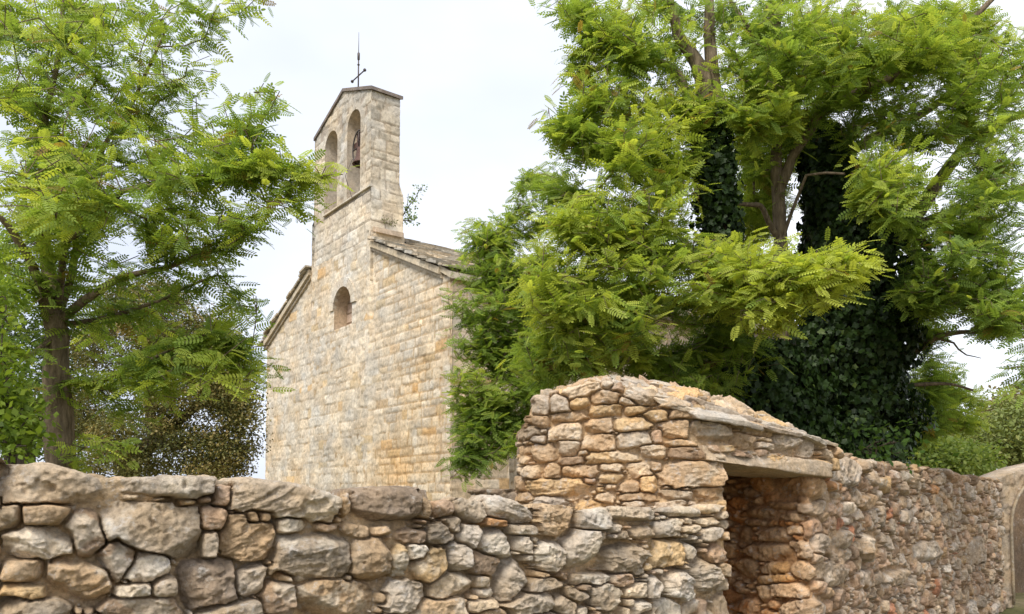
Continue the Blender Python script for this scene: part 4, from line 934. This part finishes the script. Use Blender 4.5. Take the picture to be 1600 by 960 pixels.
def locust(name, label, skel_px, blobs, seed, dens=1.0, leaf=.21, T=None, bark=M_BARK, per=11, yel=.5, group=None, tip_r=.003, ex=2.55, cat='tree', pen=.25, dark=0):
    rng = np.random.RandomState(seed); skel = []; idx = {}
    for chain in skel_px:          # chain: [(px,py,Y,r), ...]; first may be an index name
        prev = -1
        if isinstance(chain[0], int): prev = chain[0]; pts = chain[1:]
        else: pts = chain
        for (a, b, Y, r) in pts:
            p = at(a, b, Y)
            if prev >= 0 and len(skel):
                q = skel[prev][0]; m = (q+p)/2+rng.normal(size=3)*.03*min(1, np.linalg.norm(p-q)); skel.append((m, prev, (skel[prev][2]+r)/2 if skel[prev][2] < r*2.2 else r*1.1)); prev = len(skel)-1
            skel.append((p, prev, r)); prev = len(skel)-1
    targets = []; tone = []; tcen = []
    for B in blobs:
        px, py, rx, ry, Y, rd, n = B[:7]; yb = B[7] if len(B) > 7 else 0
        for k in range(max(1, int(n*dens))):
            while True:
                q = rng.uniform(-1, 1, 3)
                if (q**2).sum() < 1: break
            q *= 1.08
            targets.append(at(px+q[0]*rx, py+q[1]*ry, Y+q[2]*rd)); tone.append(yb+rng.normal()*.18)
    targets = np.array(targets)
    P, par, mr, tips = grow(skel, targets, rng, pen=pen)
    root = skel[0][0].copy(); tr = empty(name, (root[0], root[1], 0)); tag(tr, label, cat, group)
    mb, r = tree_mesh(P, par, mr, tip_r=tip_r, ex=ex)
    tk = mb.build('trunk', bark, tr, smooth=True)
    # leaves along the tips
    order = np.argsort(np.array([np.min(np.linalg.norm(np.array([s[0] for s in skel])-t, axis=1)) for t in targets]))
    tone = np.array(tone)[order]
    pos = []; D = []; Up = []; S = []; Cc = []
    cen = np.array([s[0] for s in skel]).mean(0)
    tilt_noise = rng.rand()*10
    for ti, nd in enumerate(tips):
        p = P[nd]; q = P[par[nd]]; d = p-q; L = np.linalg.norm(d); d /= L+1e-6
        d[2] *= .35; d /= np.linalg.norm(d)+1e-6
        upv = np.array((0, 0, 1.))+rng.normal(size=3)*.16
        sd_ = np.cross(upv, d); sd_ /= np.linalg.norm(sd_)+1e-6
        ow = p-root; ow[2] = 0; ow /= np.linalg.norm(ow)+1e-6; upv = upv+ow*.38
        m = per+rng.randint(-2, 3); tn = tone[ti]
        for k in range(m):
            f = k/(m-1); want = (1-f)*.8; a_ = nd
            while want > 0 and par[a_] >= 0:
                sg_ = np.linalg.norm(P[a_]-P[par[a_]])
                if sg_ >= want or par[par[a_]] < 0: break
                want -= sg_; a_ = par[a_]
            sg_ = np.linalg.norm(P[a_]-P[par[a_]])+1e-6; base = P[a_]+(P[par[a_]]-P[a_])*min(1, want/sg_); base = base+rng.normal(size=3)*.04
            sg = 1 if k % 2 else -1; ang = (1.1-.8*f)+rng.normal()*.45
            dd = d*math.cos(ang)+sd_*sg*math.sin(ang)+np.array((0, 0, rng.normal()*.34-.16)); 
            pos.append(base); D.append(dd); Up.append(upv+rng.normal(size=3)*.45); S.append(leaf*rng.uniform(.5, 1.35)*(.8+.4*math.sin(PI*min(1, .25+f*.7))))
            x = np.clip(yel+tn+rng.normal()*.12+(f-.5)*.25, 0, 1)
            c = G_D+(G_M-G_D)*min(1, x*2) if x < .5 else G_M+(G_Y-G_M)*(x-.5)*2
            c = c*rng.uniform(.8, 1.15)*(1-dark)
            if rng.rand() < .012: c = np.array((.28, .2, .05))
            Cc.append(c)
    scatter(T or LT_HEX, np.array(pos), np.array(D), np.array(Up), np.array(S), np.array(Cc), 'crown', M_LEAF, tr)
    return tr
# left locust, near the wall
TL = [[(92, 790, 6.9, .14), (92, 700, 6.9, .120), (88, 600, 6.9, .106), (90, 520, 6.85, .095), (86, 505, 6.8, .088)],      # 0..8
      [8, (60, 440, 6.6, 0.041), (30, 380, 6.4, 0.034), (-10, 330, 6.2, 0.020)],
      [8, (72, 400, 6.9, 0.048), (62, 300, 6.9, 0.037), (70, 180, 6.9, 0.027), (95, 60, 7.0, 0.020), (110, -40, 7.0, 0.014)],
      [8, (130, 470, 6.7, 0.037), (175, 440, 6.6, 0.031), (260, 420, 6.5, 0.020), (350, 385, 6.4, 0.012), (420, 340, 6.3, 0.008)],
      [8, (110, 440, 7.1, 0.034), (120, 330, 7.2, 0.027), (165, 220, 7.3, 0.020), (230, 110, 7.3, 0.015), (262, 40, 7.3, 0.010)],
      [8, (150, 500, 6.9, 0.020), (250, 470, 6.8, 0.015), (340, 430, 6.8, 0.010)],
      [4, (140, 600, 6.8, 0.015), (240, 560, 6.6, 0.012), (330, 520, 6.5, 0.008)],
      [8, (100, 380, 6.6, 0.027), (190, 300, 6.3, 0.020), (290, 280, 6.2, 0.012), (400, 270, 6.1, 0.008), (470, 260, 6.1, 0.005)],
      [6, (40, 560, 6.5, 0.020), (0, 540, 6.3, 0.014)]]
BL = [(40, 60, 150, 110, 7, 1.3, 46), (190, 40, 110, 70, 7.2, 1.0, 26), (330, 5, 60, 30, 7.0, .4, 7), (400, 5, 25, 18, 6.8, .2, 2), (150, 170, 150, 90, 7, 1.3, 50), (290, 110, 60, 40, 7.2, .5, 8),
      (335, 175, 55, 32, 6.9, .5, 10), (415, 140, 40, 26, 6.4, .3, 6), (400, 190, 30, 18, 6.4, .3, 2), (50, 280, 90, 70, 5.6, .6, 20, .25), (80, 270, 130, 80, 7.2, 1.0, 28), (230, 270, 130, 70, 6.6, 1.0, 36), (370, 235, 70, 40, 6.3, .5, 14),
      (445, 258, 50, 24, 6.1, .3, 8, .15), (505, 274, 34, 14, 6.0, .2, 5, .25), (430, 305, 60, 22, 6.1, .4, 10, .1), (470, 335, 30, 14, 6.1, .2, 3), (300, 345, 110, 45, 6.4, .8, 26), (150, 360, 140, 45, 6.8, 1.0, 22), (390, 350, 45, 16, 6.4, .3, 4),
      (20, 410, 80, 50, 6.7, .8, 14), (330, 420, 50, 25, 7, .5, 4, -.1), (380, 465, 40, 20, 6.8, .4, 4, -.2), (230, 480, 90, 40, 7.2, .6, 9, .0), (350, 520, 85, 50, 6.9, .7, 17, .05), (260, 560, 110, 45, 6.9, .8, 17, .1), (320, 600, 100, 30, 6.5, .6, 13, .1), (200, 520, 70, 50, 7.6, .4, 9, .15), (210, 620, 70, 40, 6.9, .5, 12), (5, 600, 36, 60, 6.2, .6, 12), (20, 470, 50, 40, 6.4, .8, 10), (180, 440, 60, 40, 7.3, .6, 5), (150, 700, 50, 18, 6.5, .3, 6, .1), (390, 565, 40, 26, 6.8, .3, 7, -.15)]
locust('locust_tree', 'green feathery-leaved tree behind the wall at the left with a bare dark trunk', TL, BL, 101, dens=1.65, leaf=.16, yel=.5, tip_r=.0036)
# right group
T1 = [[(1150, 760, 8.6, .16), (1140, 500, 8.5, .15), (1122, 390, 8.4, .13), (1112, 240, 8.3, .11)],
      [6, (1100, 120, 8.3, .09), (1060, 60, 8.3, .06), (1040, -30, 8.3, .03)], [6, (1108, 60, 8.4, .06), (1110, -30, 8.4, .04)],
      [6, (1060, 258, 8.0, .035), (1000, 252, 7.8, .028), (955, 222, 7.6, .018), (900, 200, 7.6, .010)],
      [4, (1040, 400, 7.9, .04), (960, 380, 7.5, .025), (880, 360, 7.3, .015)],
      [6, (1060, 110, 8.2, .04), (1000, 80, 8.0, .025), (930, 50, 7.9, .015)],
      [2, (1060, 470, 7.8, .04), (960, 480, 7.5, .03), (880, 470, 7.3, .015)], [2, (1050, 560, 8.0, .03), (950, 570, 8.0, .02), (850, 560, 8.0, .012)]]
B1 = [(900, 10, 55, 26, 8, .5, 14), (990, 40, 100, 60, 8.3, 1.1, 52), (930, 130, 60, 60, 8.0, .7, 34, .1), (1000, 180, 110, 70, 8.0, 1.2, 80, .2), (880, 190, 34, 34, 7.8, .4, 14), (960, 240, 90, 45, 7.8, .8, 34, .05), (1040, 300, 60, 50, 7.7, .7, 26, .2), (870, 290, 45, 28, 8.6, .4, 14, -.15),
      (960, 330, 110, 50, 7.6, .9, 70, .25), (900, 400, 90, 60, 7.5, .8, 64, .25), (1010, 400, 110, 60, 7.6, .9, 60, .2), (870, 460, 60, 50, 7.4, .6, 30, .3), (960, 480, 100, 50, 7.4, .8, 46, .15), (930, 545, 90, 35, 7.6, .8, 44, .1), (1030, 530, 80, 50, 8.2, .8, 26, -.15), (850, 560, 60, 50, 8.2, .6, 26, .0), (1050, 590, 80, 30, 7.9, .6, 22, -.1), (1130, 590, 60, 30, 8.0, .5, 12, -.2),
      (1090, 150, 50, 30, 7.9, .4, 8, .2)]
t1 = locust('locust_tree', 'bright green locust tree with an ivy-wrapped upper trunk spreading toward the chapel', T1, B1, 202, dens=2.1, leaf=.16, yel=.5, group='locust trees behind the hut')
T2 = [[(1218, 760, 9.0, .10), (1222, 500, 9.0, .09), (1220, 380, 9.0, .08), (1216, 300, 9.0, .072), (1214, 225, 9.0, .06)],
      [8, (1205, 130, 9.0, .06), (1215, 40, 9.0, .04), (1220, -30, 9.0, .03)], [6, (1240, 240, 8.9, .055), (1280, 175, 8.7, .055), (1340, 145, 8.6, .05), (1400, 120, 8.5, .045), (1445, 85, 8.5, .038), (1520, 30, 8.5, .035), (1570, -20, 8.5, .02)],
      [4, (1190, 320, 8.8, .03), (1150, 318, 8.6, .02)], [4, (1260, 274, 8.7, .018), (1320, 272, 8.4, .012)],
      [4, (1200, 440, 8.2, .04), (1170, 450, 7.4, .03), (1240, 430, 6.9, .02), (1320, 420, 6.8, .012)],
      [14, (1180, 60, 8.8, .03), (1140, 0, 8.8, .02)]]
B2 = [(1200, 50, 110, 70, 8.8, 1.2, 62, -.1), (1330, 50, 100, 60, 8.7, 1.2, 60, 0), (1170, 140, 90, 50, 8.3, .8, 44, .1), (1290, 130, 80, 40, 8.8, .8, 24, -.05), (1190, 180, 60, 30, 8.4, .5, 16, .25), (1450, 40, 90, 55, 8.5, 1, 50, .15), (1175, 290, 40, 60, 9.6, .5, 16, .25), (1180, 395, 120, 30, 7.4, .5, 30, .3),
      (1120, 440, 100, 40, 7.2, .5, 36, .25), (1230, 415, 110, 28, 6.9, .4, 40, .42), (1320, 410, 50, 24, 6.7, .3, 20, .55), (1250, 455, 90, 28, 6.8, .4, 26, .4), (1190, 500, 50, 20, 6.9, .3, 8, .4), (1140, 560, 80, 30, 8.3, .5, 20, -.2), (1270, 200, 50, 40, 9.9, .5, 10, 0), (1180, 220, 90, 60, 10.2, .6, 44, .1), (1175, 330, 70, 50, 10.2, .6, 34, .15), (1280, 120, 80, 50, 10, .6, 20, .1), (1200, 150, 50, 34, 8.4, .4, 10, .2)]
locust('locust_tree', 'locust tree with a bare upright trunk between the two ivy-clad trunks', T2, B2, 303, dens=2.5, leaf=.16, yel=.5, group='locust trees behind the hut')
T3 = [[(1330, 770, 9.6, 0.264), (1330, 560, 9.6, 0.242), (1320, 400, 9.5, 0.209), (1290, 260, 9.5, 0.165), (1285, 215, 9.5, 0.132)],
      [4, (1400, 380, 9.4, 0.099), (1455, 300, 9.3, 0.077), (1520, 215, 9.2, 0.055), (1590, 180, 9.2, 0.044), (1680, 160, 9.2, 0.022)],
      [4, (1420, 360, 9.3, 0.077), (1500, 328, 9.1, 0.055), (1580, 300, 9.0, 0.044), (1680, 260, 9.0, 0.022)],
      [6, (1370, 210, 9.5, 0.055), (1420, 190, 9.7, 0.055), (1480, 150, 9.7, 0.039), (1560, 60, 9.7, 0.022)],
      [2, (1420, 555, 9.3, 0.050), (1465, 525, 9.2, 0.033), (1540, 520, 9.1, 0.022), (1640, 530, 9.0, 0.013)],
      [2, (1400, 600, 9.3, 0.033), (1450, 600, 9.2, 0.022), (1520, 610, 9.2, 0.013)],
      [2, (1432, 552, 9.3, .022), (1462, 528, 9.2, .016), (1490, 536, 9.15, .012), (1510, 555, 9.1, .008), (1533, 560, 9.1, .004)], [2, (1400, 520, 9.3, .02), (1420, 490, 9.2, .012), (1452, 470, 9.2, .006)]]
B3 = [(1540, 90, 90, 60, 8.5, 1.0, 50, .05), (1450, 160, 80, 40, 8.7, .8, 22, 0), (1380, 200, 80, 40, 8.9, .8, 16, .05), (1540, 200, 80, 50, 8.3, .9, 24, 0), (1390, 260, 66, 36, 7.8, .5, 26, .2), (1385, 310, 50, 34, 7.7, .5, 16, .1), (1540, 290, 80, 50, 8.1, .8, 26, -.05), (1520, 390, 90, 55, 8.3, .9, 60, -.1),
      (1480, 450, 80, 40, 8.4, .7, 40, -.1), (1570, 480, 70, 35, 8.1, .7, 40, -.1), (1440, 500, 50, 30, 9.5, .5, 16, -.15), (1460, 590, 50, 40, 10.6, .5, 34, .0), (1490, 640, 54, 36, 11.4, .5, 40, .15), (1430, 660, 44, 30, 10.6, .4, 24, -.1), (1592, 590, 24, 26, 7.4, .2, 4, 0), (1340, 100, 80, 50, 9.3, .6, 20, -.1), (1400, 690, 40, 12, 10, .2, 8, -.05), (1450, 60, 100, 50, 9.2, .6, 24, 0)]
locust('locust_tree', 'tall locust tree rising out of the thick ivy mass and arching over the right-hand wall', T3, B3, 404, dens=2.7, leaf=.155, yel=.45, group='locust trees behind the hut')
T4 = [[(880, 790, 11.4, .13), (860, 640, 11.3, .12), (820, 520, 11.2, .09), (790, 430, 11.2, .06), (770, 370, 11.2, .03)], [4, (780, 560, 10.8, .04), (740, 540, 10.6, .02)], [2, (800, 660, 10.5, .04), (750, 650, 10.2, .02)]]
B4 = [(765, 360, 50, 26, 11.2, .5, 34, .05), (775, 410, 66, 40, 11.2, .8, 60, -.15), (775, 470, 74, 45, 11, .9, 70, -.2), (755, 530, 60, 36, 10.8, .6, 40, -.1), (830, 560, 70, 50, 10.8, .8, 56, -.2), (775, 600, 64, 36, 10.5, .6, 40, 0), (745, 640, 46, 40, 10.3, .5, 40, -.05), (765, 690, 56, 34, 10.2, .6, 46, -.2), (725, 590, 30, 18, 10.2, .3, 12, .2), (735, 730, 34, 22, 9.9, .3, 16, -.25), (840, 330, 50, 24, 11.3, .5, 18, 0), (860, 280, 50, 26, 11.4, .5, 20, 0)]
locust('locust_tree', 'darker fine-leaved tree standing between the chapel flank and the hut', T4, B4, 505, dens=2.4, leaf=.15, yel=.5, T=LT_QUAD, per=10)

# ivy
_iv = np.array([(0, 0), (-.1, .42), (.25, .38), (.45, .55), (.62, .28), (1, 0), (.62, -.28), (.45, -.55), (.25, -.38), (-.1, -.42)])
IVT = (np.array([(a, b, -.10*abs(b)*2-.1*a*a) for a, b in _iv]), np.array([list(range(10))]))
def ivy(name, label, segs, seed, n, size=.075, group=None):
    """segs: (px,py,Y,radius px) along the column; leaves stand on a lumpy shell round it"""
    rng = np.random.RandomState(seed); c = np.array([at(a, b, Y) for a, b, Y, r in segs]); R = np.array([r*Y/F for a, b, Y, r in segs])
    base = c[0]; root = empty(name, (base[0], base[1], 0)); tag(root, label, 'ivy', group)
    t = rng.rand(n)*(len(c)-1); i = np.minimum(t.astype(int), len(c)-2); f = (t-i)[:, None]
    ctr = c[i]*(1-f)+c[i+1]*f; rr_ = (R[i]*(1-f[:, 0])+R[i+1]*f[:, 0])
    th = rng.rand(n)*2*PI; lump = .45+.95*fbm(th*1.6+seed, ctr[:, 2]*2.0, seed, 3); layer = rng.rand(n)**.5*.35+.72
    d = np.stack([np.cos(th), np.sin(th), np.zeros(n)], 1); pos = ctr+d*(rr_*lump*layer)[:, None]+rng.normal(size=(n, 3))*.03
    U_ = d*1.0+rng.normal(size=(n, 3))*.45+np.array((0, 0, .35)); D_ = np.array((0, 0, -1.))+rng.normal(size=(n, 3))*.6
    S_ = size*rng.uniform(.45, 1.5, n); x = rng.rand(n)[:, None]
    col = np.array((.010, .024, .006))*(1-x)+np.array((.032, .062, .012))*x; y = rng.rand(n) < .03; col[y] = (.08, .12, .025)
    scatter(IVT, pos, D_, U_, S_, col, 'leaves', M_IVY, root)
    mb = MB()
    for k in range(14):
        th = k/14*2*PI; pts = [c[j]+np.array((math.cos(th+j*.4), math.sin(th+j*.4), 0))*R[j]*.5 for j in range(len(c))]
        mb.tube(pts, .018, 5)
    mb.build('stem', M_BARKD, root)
    # inner mass of larger leaves, all one dark green
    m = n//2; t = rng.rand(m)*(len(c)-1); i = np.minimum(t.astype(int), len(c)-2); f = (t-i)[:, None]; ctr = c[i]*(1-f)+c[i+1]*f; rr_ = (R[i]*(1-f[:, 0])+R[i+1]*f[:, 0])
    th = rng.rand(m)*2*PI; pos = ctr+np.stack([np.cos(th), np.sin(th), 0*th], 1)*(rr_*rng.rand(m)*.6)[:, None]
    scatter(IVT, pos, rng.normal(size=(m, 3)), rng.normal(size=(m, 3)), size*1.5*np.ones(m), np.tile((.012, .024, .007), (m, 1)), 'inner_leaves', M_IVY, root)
    return root
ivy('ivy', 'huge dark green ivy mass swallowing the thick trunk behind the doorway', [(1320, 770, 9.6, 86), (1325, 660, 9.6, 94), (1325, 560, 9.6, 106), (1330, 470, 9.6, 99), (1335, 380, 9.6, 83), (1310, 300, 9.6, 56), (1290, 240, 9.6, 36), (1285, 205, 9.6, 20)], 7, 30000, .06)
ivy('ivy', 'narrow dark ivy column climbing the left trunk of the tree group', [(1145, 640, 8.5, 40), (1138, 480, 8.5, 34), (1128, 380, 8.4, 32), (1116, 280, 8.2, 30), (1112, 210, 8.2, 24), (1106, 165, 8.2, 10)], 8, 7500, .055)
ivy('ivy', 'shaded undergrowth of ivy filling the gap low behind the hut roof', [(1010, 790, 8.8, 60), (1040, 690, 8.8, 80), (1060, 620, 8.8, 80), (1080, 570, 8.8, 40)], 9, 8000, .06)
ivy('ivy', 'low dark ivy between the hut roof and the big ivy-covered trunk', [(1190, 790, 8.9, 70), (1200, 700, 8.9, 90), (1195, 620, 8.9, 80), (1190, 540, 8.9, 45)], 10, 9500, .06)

# broad-crowned trees and shrubs with small leaves
_sl = (np.array([(0, 0, 0), (.5, .3, -.05), (1, 0, -.12), (.5, -.3, -.05)]), np.array([[0, 1, 2, 3]]))
def bushy(name, label, cat, trunk_px, blobs, seed, size, cols, n_per, bark=M_BARKD, group=None, flat=.35, mat=None, spread=4.2):
    rng = np.random.RandomState(seed); skel = []; 
    for chain in trunk_px:
        prev = chain[0] if isinstance(chain[0], int) else -1
        for (a, b, Y, r) in (chain[1:] if isinstance(chain[0], int) else chain):
            skel.append((at(a, b, Y), prev, r)); prev = len(skel)-1
    tg = []
    for px, py, rx, ry, Y, rd, n in blobs:
        for k in range(n):
            q = rng.normal(size=3); q /= np.linalg.norm(q); q *= rng.uniform(.5, 1.0)
            tg.append(at(px+q[0]*rx, py+q[1]*ry, Y+q[2]*rd))
    P, par, mr, tips = grow(skel, np.array(tg), rng)
    tr = empty(name, (skel[0][0][0], skel[0][0][1], 0)); tag(tr, label, cat, group)
    mb, r = tree_mesh(P, par, mr, tip_r=.005); mb.build('trunk' if cat == 'tree' else 'stem', bark, tr, smooth=True)
    c = P[tips]; n = len(c)*n_per; i = rng.randint(len(c), size=n)
    cl = rng.uniform(.7, 1.5, len(c))[i]*size*spread
    off = np.clip(rng.normal(size=(n, 3)), -1.5, 1.5)*np.array((1, 1, .6))*cl[:, None]*.62; pos = c[i]+off
    D_ = rng.normal(size=(n, 3))+off/cl[:, None]*.8; U_ = rng.normal(size=(n, 3))*.7+np.array((0, 0, .9)); S_ = size*rng.uniform(.6, 1.3, n)
    cc = np.asarray(cols); ci = (rng.rand(len(c))[i]*.6+rng.rand(n)*.4)*(len(cc)-1.001); a = ci.astype(int); f = (ci-a)[:, None]
    col = cc[a]*(1-f)+cc[a+1]*f
    scatter(_sl, pos, D_, U_, S_, col, 'crown' if cat == 'tree' else 'foliage', mat or M_OAK, tr); return tr
bushy('oak_tree', 'olive-brown holm oak behind the left tree, beside the chapel corner', 'tree', [[(190, 790, 13.5, .2), (205, 720, 13.4, .16), (240, 690, 13.3, .12)], [2, (300, 640, 13.2, .08), (350, 600, 13, .05)], [2, (230, 600, 13.4, .08), (240, 520, 13.5, .05)], [2, (280, 700, 13, .06), (340, 690, 12.8, .03)]],
      [(230, 470, 80, 30, 13.5, 1.2, 46), (200, 540, 110, 50, 13.5, 1.2, 80), (300, 540, 70, 50, 13.3, 1.2, 70), (356, 610, 34, 50, 12.9, .7, 50), (300, 620, 90, 40, 13, 1, 60), (210, 680, 90, 40, 13.2, 1.2, 54), (330, 700, 70, 30, 12.8, .8, 40), (378, 660, 18, 24, 12.6, .4, 12), (120, 640, 60, 60, 13.6, 1, 40), (200, 725, 90, 24, 13.2, 1, 40), (330, 735, 60, 16, 12.9, .8, 26)], 61, .047,
      [(.05, .06, .02), (.11, .12, .032), (.20, .18, .05), (.38, .28, .11)], 200, spread=5.5)
bushy('leafy_shrub', 'fresh green broad-leaved shrub at the far left behind the wall', 'shrub', [[(20, 790, 5.6, .05), (15, 700, 5.6, .04), (10, 600, 5.6, .03)]],
      [(-5, 600, 40, 60, 5.6, .4, 26), (12, 660, 40, 44, 5.5, .3, 30), (-10, 500, 40, 50, 5.8, .5, 12), (30, 700, 30, 12, 5.3, .2, 6)], 62, .058, [(.05, .09, .014), (.13, .20, .024), (.24, .32, .045)], 30, mat=M_LEAF, spread=2.2)
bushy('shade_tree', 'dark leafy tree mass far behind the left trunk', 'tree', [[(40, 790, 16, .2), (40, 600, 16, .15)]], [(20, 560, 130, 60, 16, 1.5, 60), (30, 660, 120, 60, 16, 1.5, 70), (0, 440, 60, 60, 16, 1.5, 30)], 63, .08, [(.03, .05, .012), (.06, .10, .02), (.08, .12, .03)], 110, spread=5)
bushy('background_tree', 'rounded yellow-green tree beyond the wall at the right edge', 'tree', [[(1540, 780, 24, .2), (1540, 700, 24, .15)]], [(1560, 690, 70, 40, 24, 2, 90), (1510, 710, 50, 26, 23.5, 1.5, 50), (1590, 660, 50, 36, 25, 2, 60), (1620, 700, 50, 40, 24, 2, 40)], 64, .13,
      [(.10, .13, .03), (.17, .21, .05), (.26, .26, .08)], 75, mat=M_OAK)
bushy('background_tree', 'olive-brown tree crown peeping over the rounded tree at the right edge', 'tree', [[(1590, 780, 30, .2), (1590, 700, 30, .15)]], [(1600, 640, 40, 26, 30, 2, 60), (1560, 650, 30, 18, 30, 2, 30)], 65, .15,
      [(.12, .10, .04), (.2, .16, .07), (.24, .2, .09)], 60)
bushy('background_shrub', 'pale green bush just above the right wall below the arching branches', 'shrub', [[(1460, 780, 17, .06), (1460, 730, 17, .04)]], [(1460, 715, 46, 26, 17, 1, 60), (1500, 720, 40, 20, 17, 1, 40), (1440, 690, 24, 30, 17.5, .8, 24)], 66, .10,
      [(.09, .14, .03), (.16, .22, .05), (.24, .28, .07)], 60, mat=M_LEAF)
bushy('wall_plant', 'small leafy sprig growing out of the right side of the bell gable', 'plant', [[(626, 345, 16.7, .012), (636, 325, 16.6, .009), (648, 312, 16.6, .007), (656, 296, 16.6, .005)], [0, (638, 345, 16.5, .006)], [1, (638, 303, 16.6, .005)]],
      [(656, 296, 6, 6, 16.6, .1, 4), (648, 312, 7, 7, 16.6, .12, 6), (640, 328, 8, 8, 16.6, .12, 7), (640, 343, 9, 9, 16.6, .15, 10)], 67, .06, [(.12, .19, .06), (.24, .32, .10)], 9, spread=1.5)
bushy('wall_plant', 'low tuft of weeds rooted in the bell gable face just above the roof', 'plant', [[(606, 352, 16.35, .008), (606, 346, 16.3, .006)]], [(604, 346, 12, 8, 16.25, .1, 12)], 68, .04, [(.12, .13, .05), (.2, .2, .09)], 16, spread=1.6)
bushy('creeper', 'small leafy creeper on top of the right wall next to the ivy', 'plant', [[(1360, 740, 8.3, .01), (1370, 700, 8.3, .01), (1390, 692, 8.3, .006)]], [(1385, 692, 26, 10, 8.3, .2, 12), (1350, 706, 26, 8, 8.0, .2, 8), (1400, 706, 16, 6, 8.3, .2, 4)], 69, .075, [(.03, .07, .012), (.08, .15, .03)], 8, mat=M_LEAF)
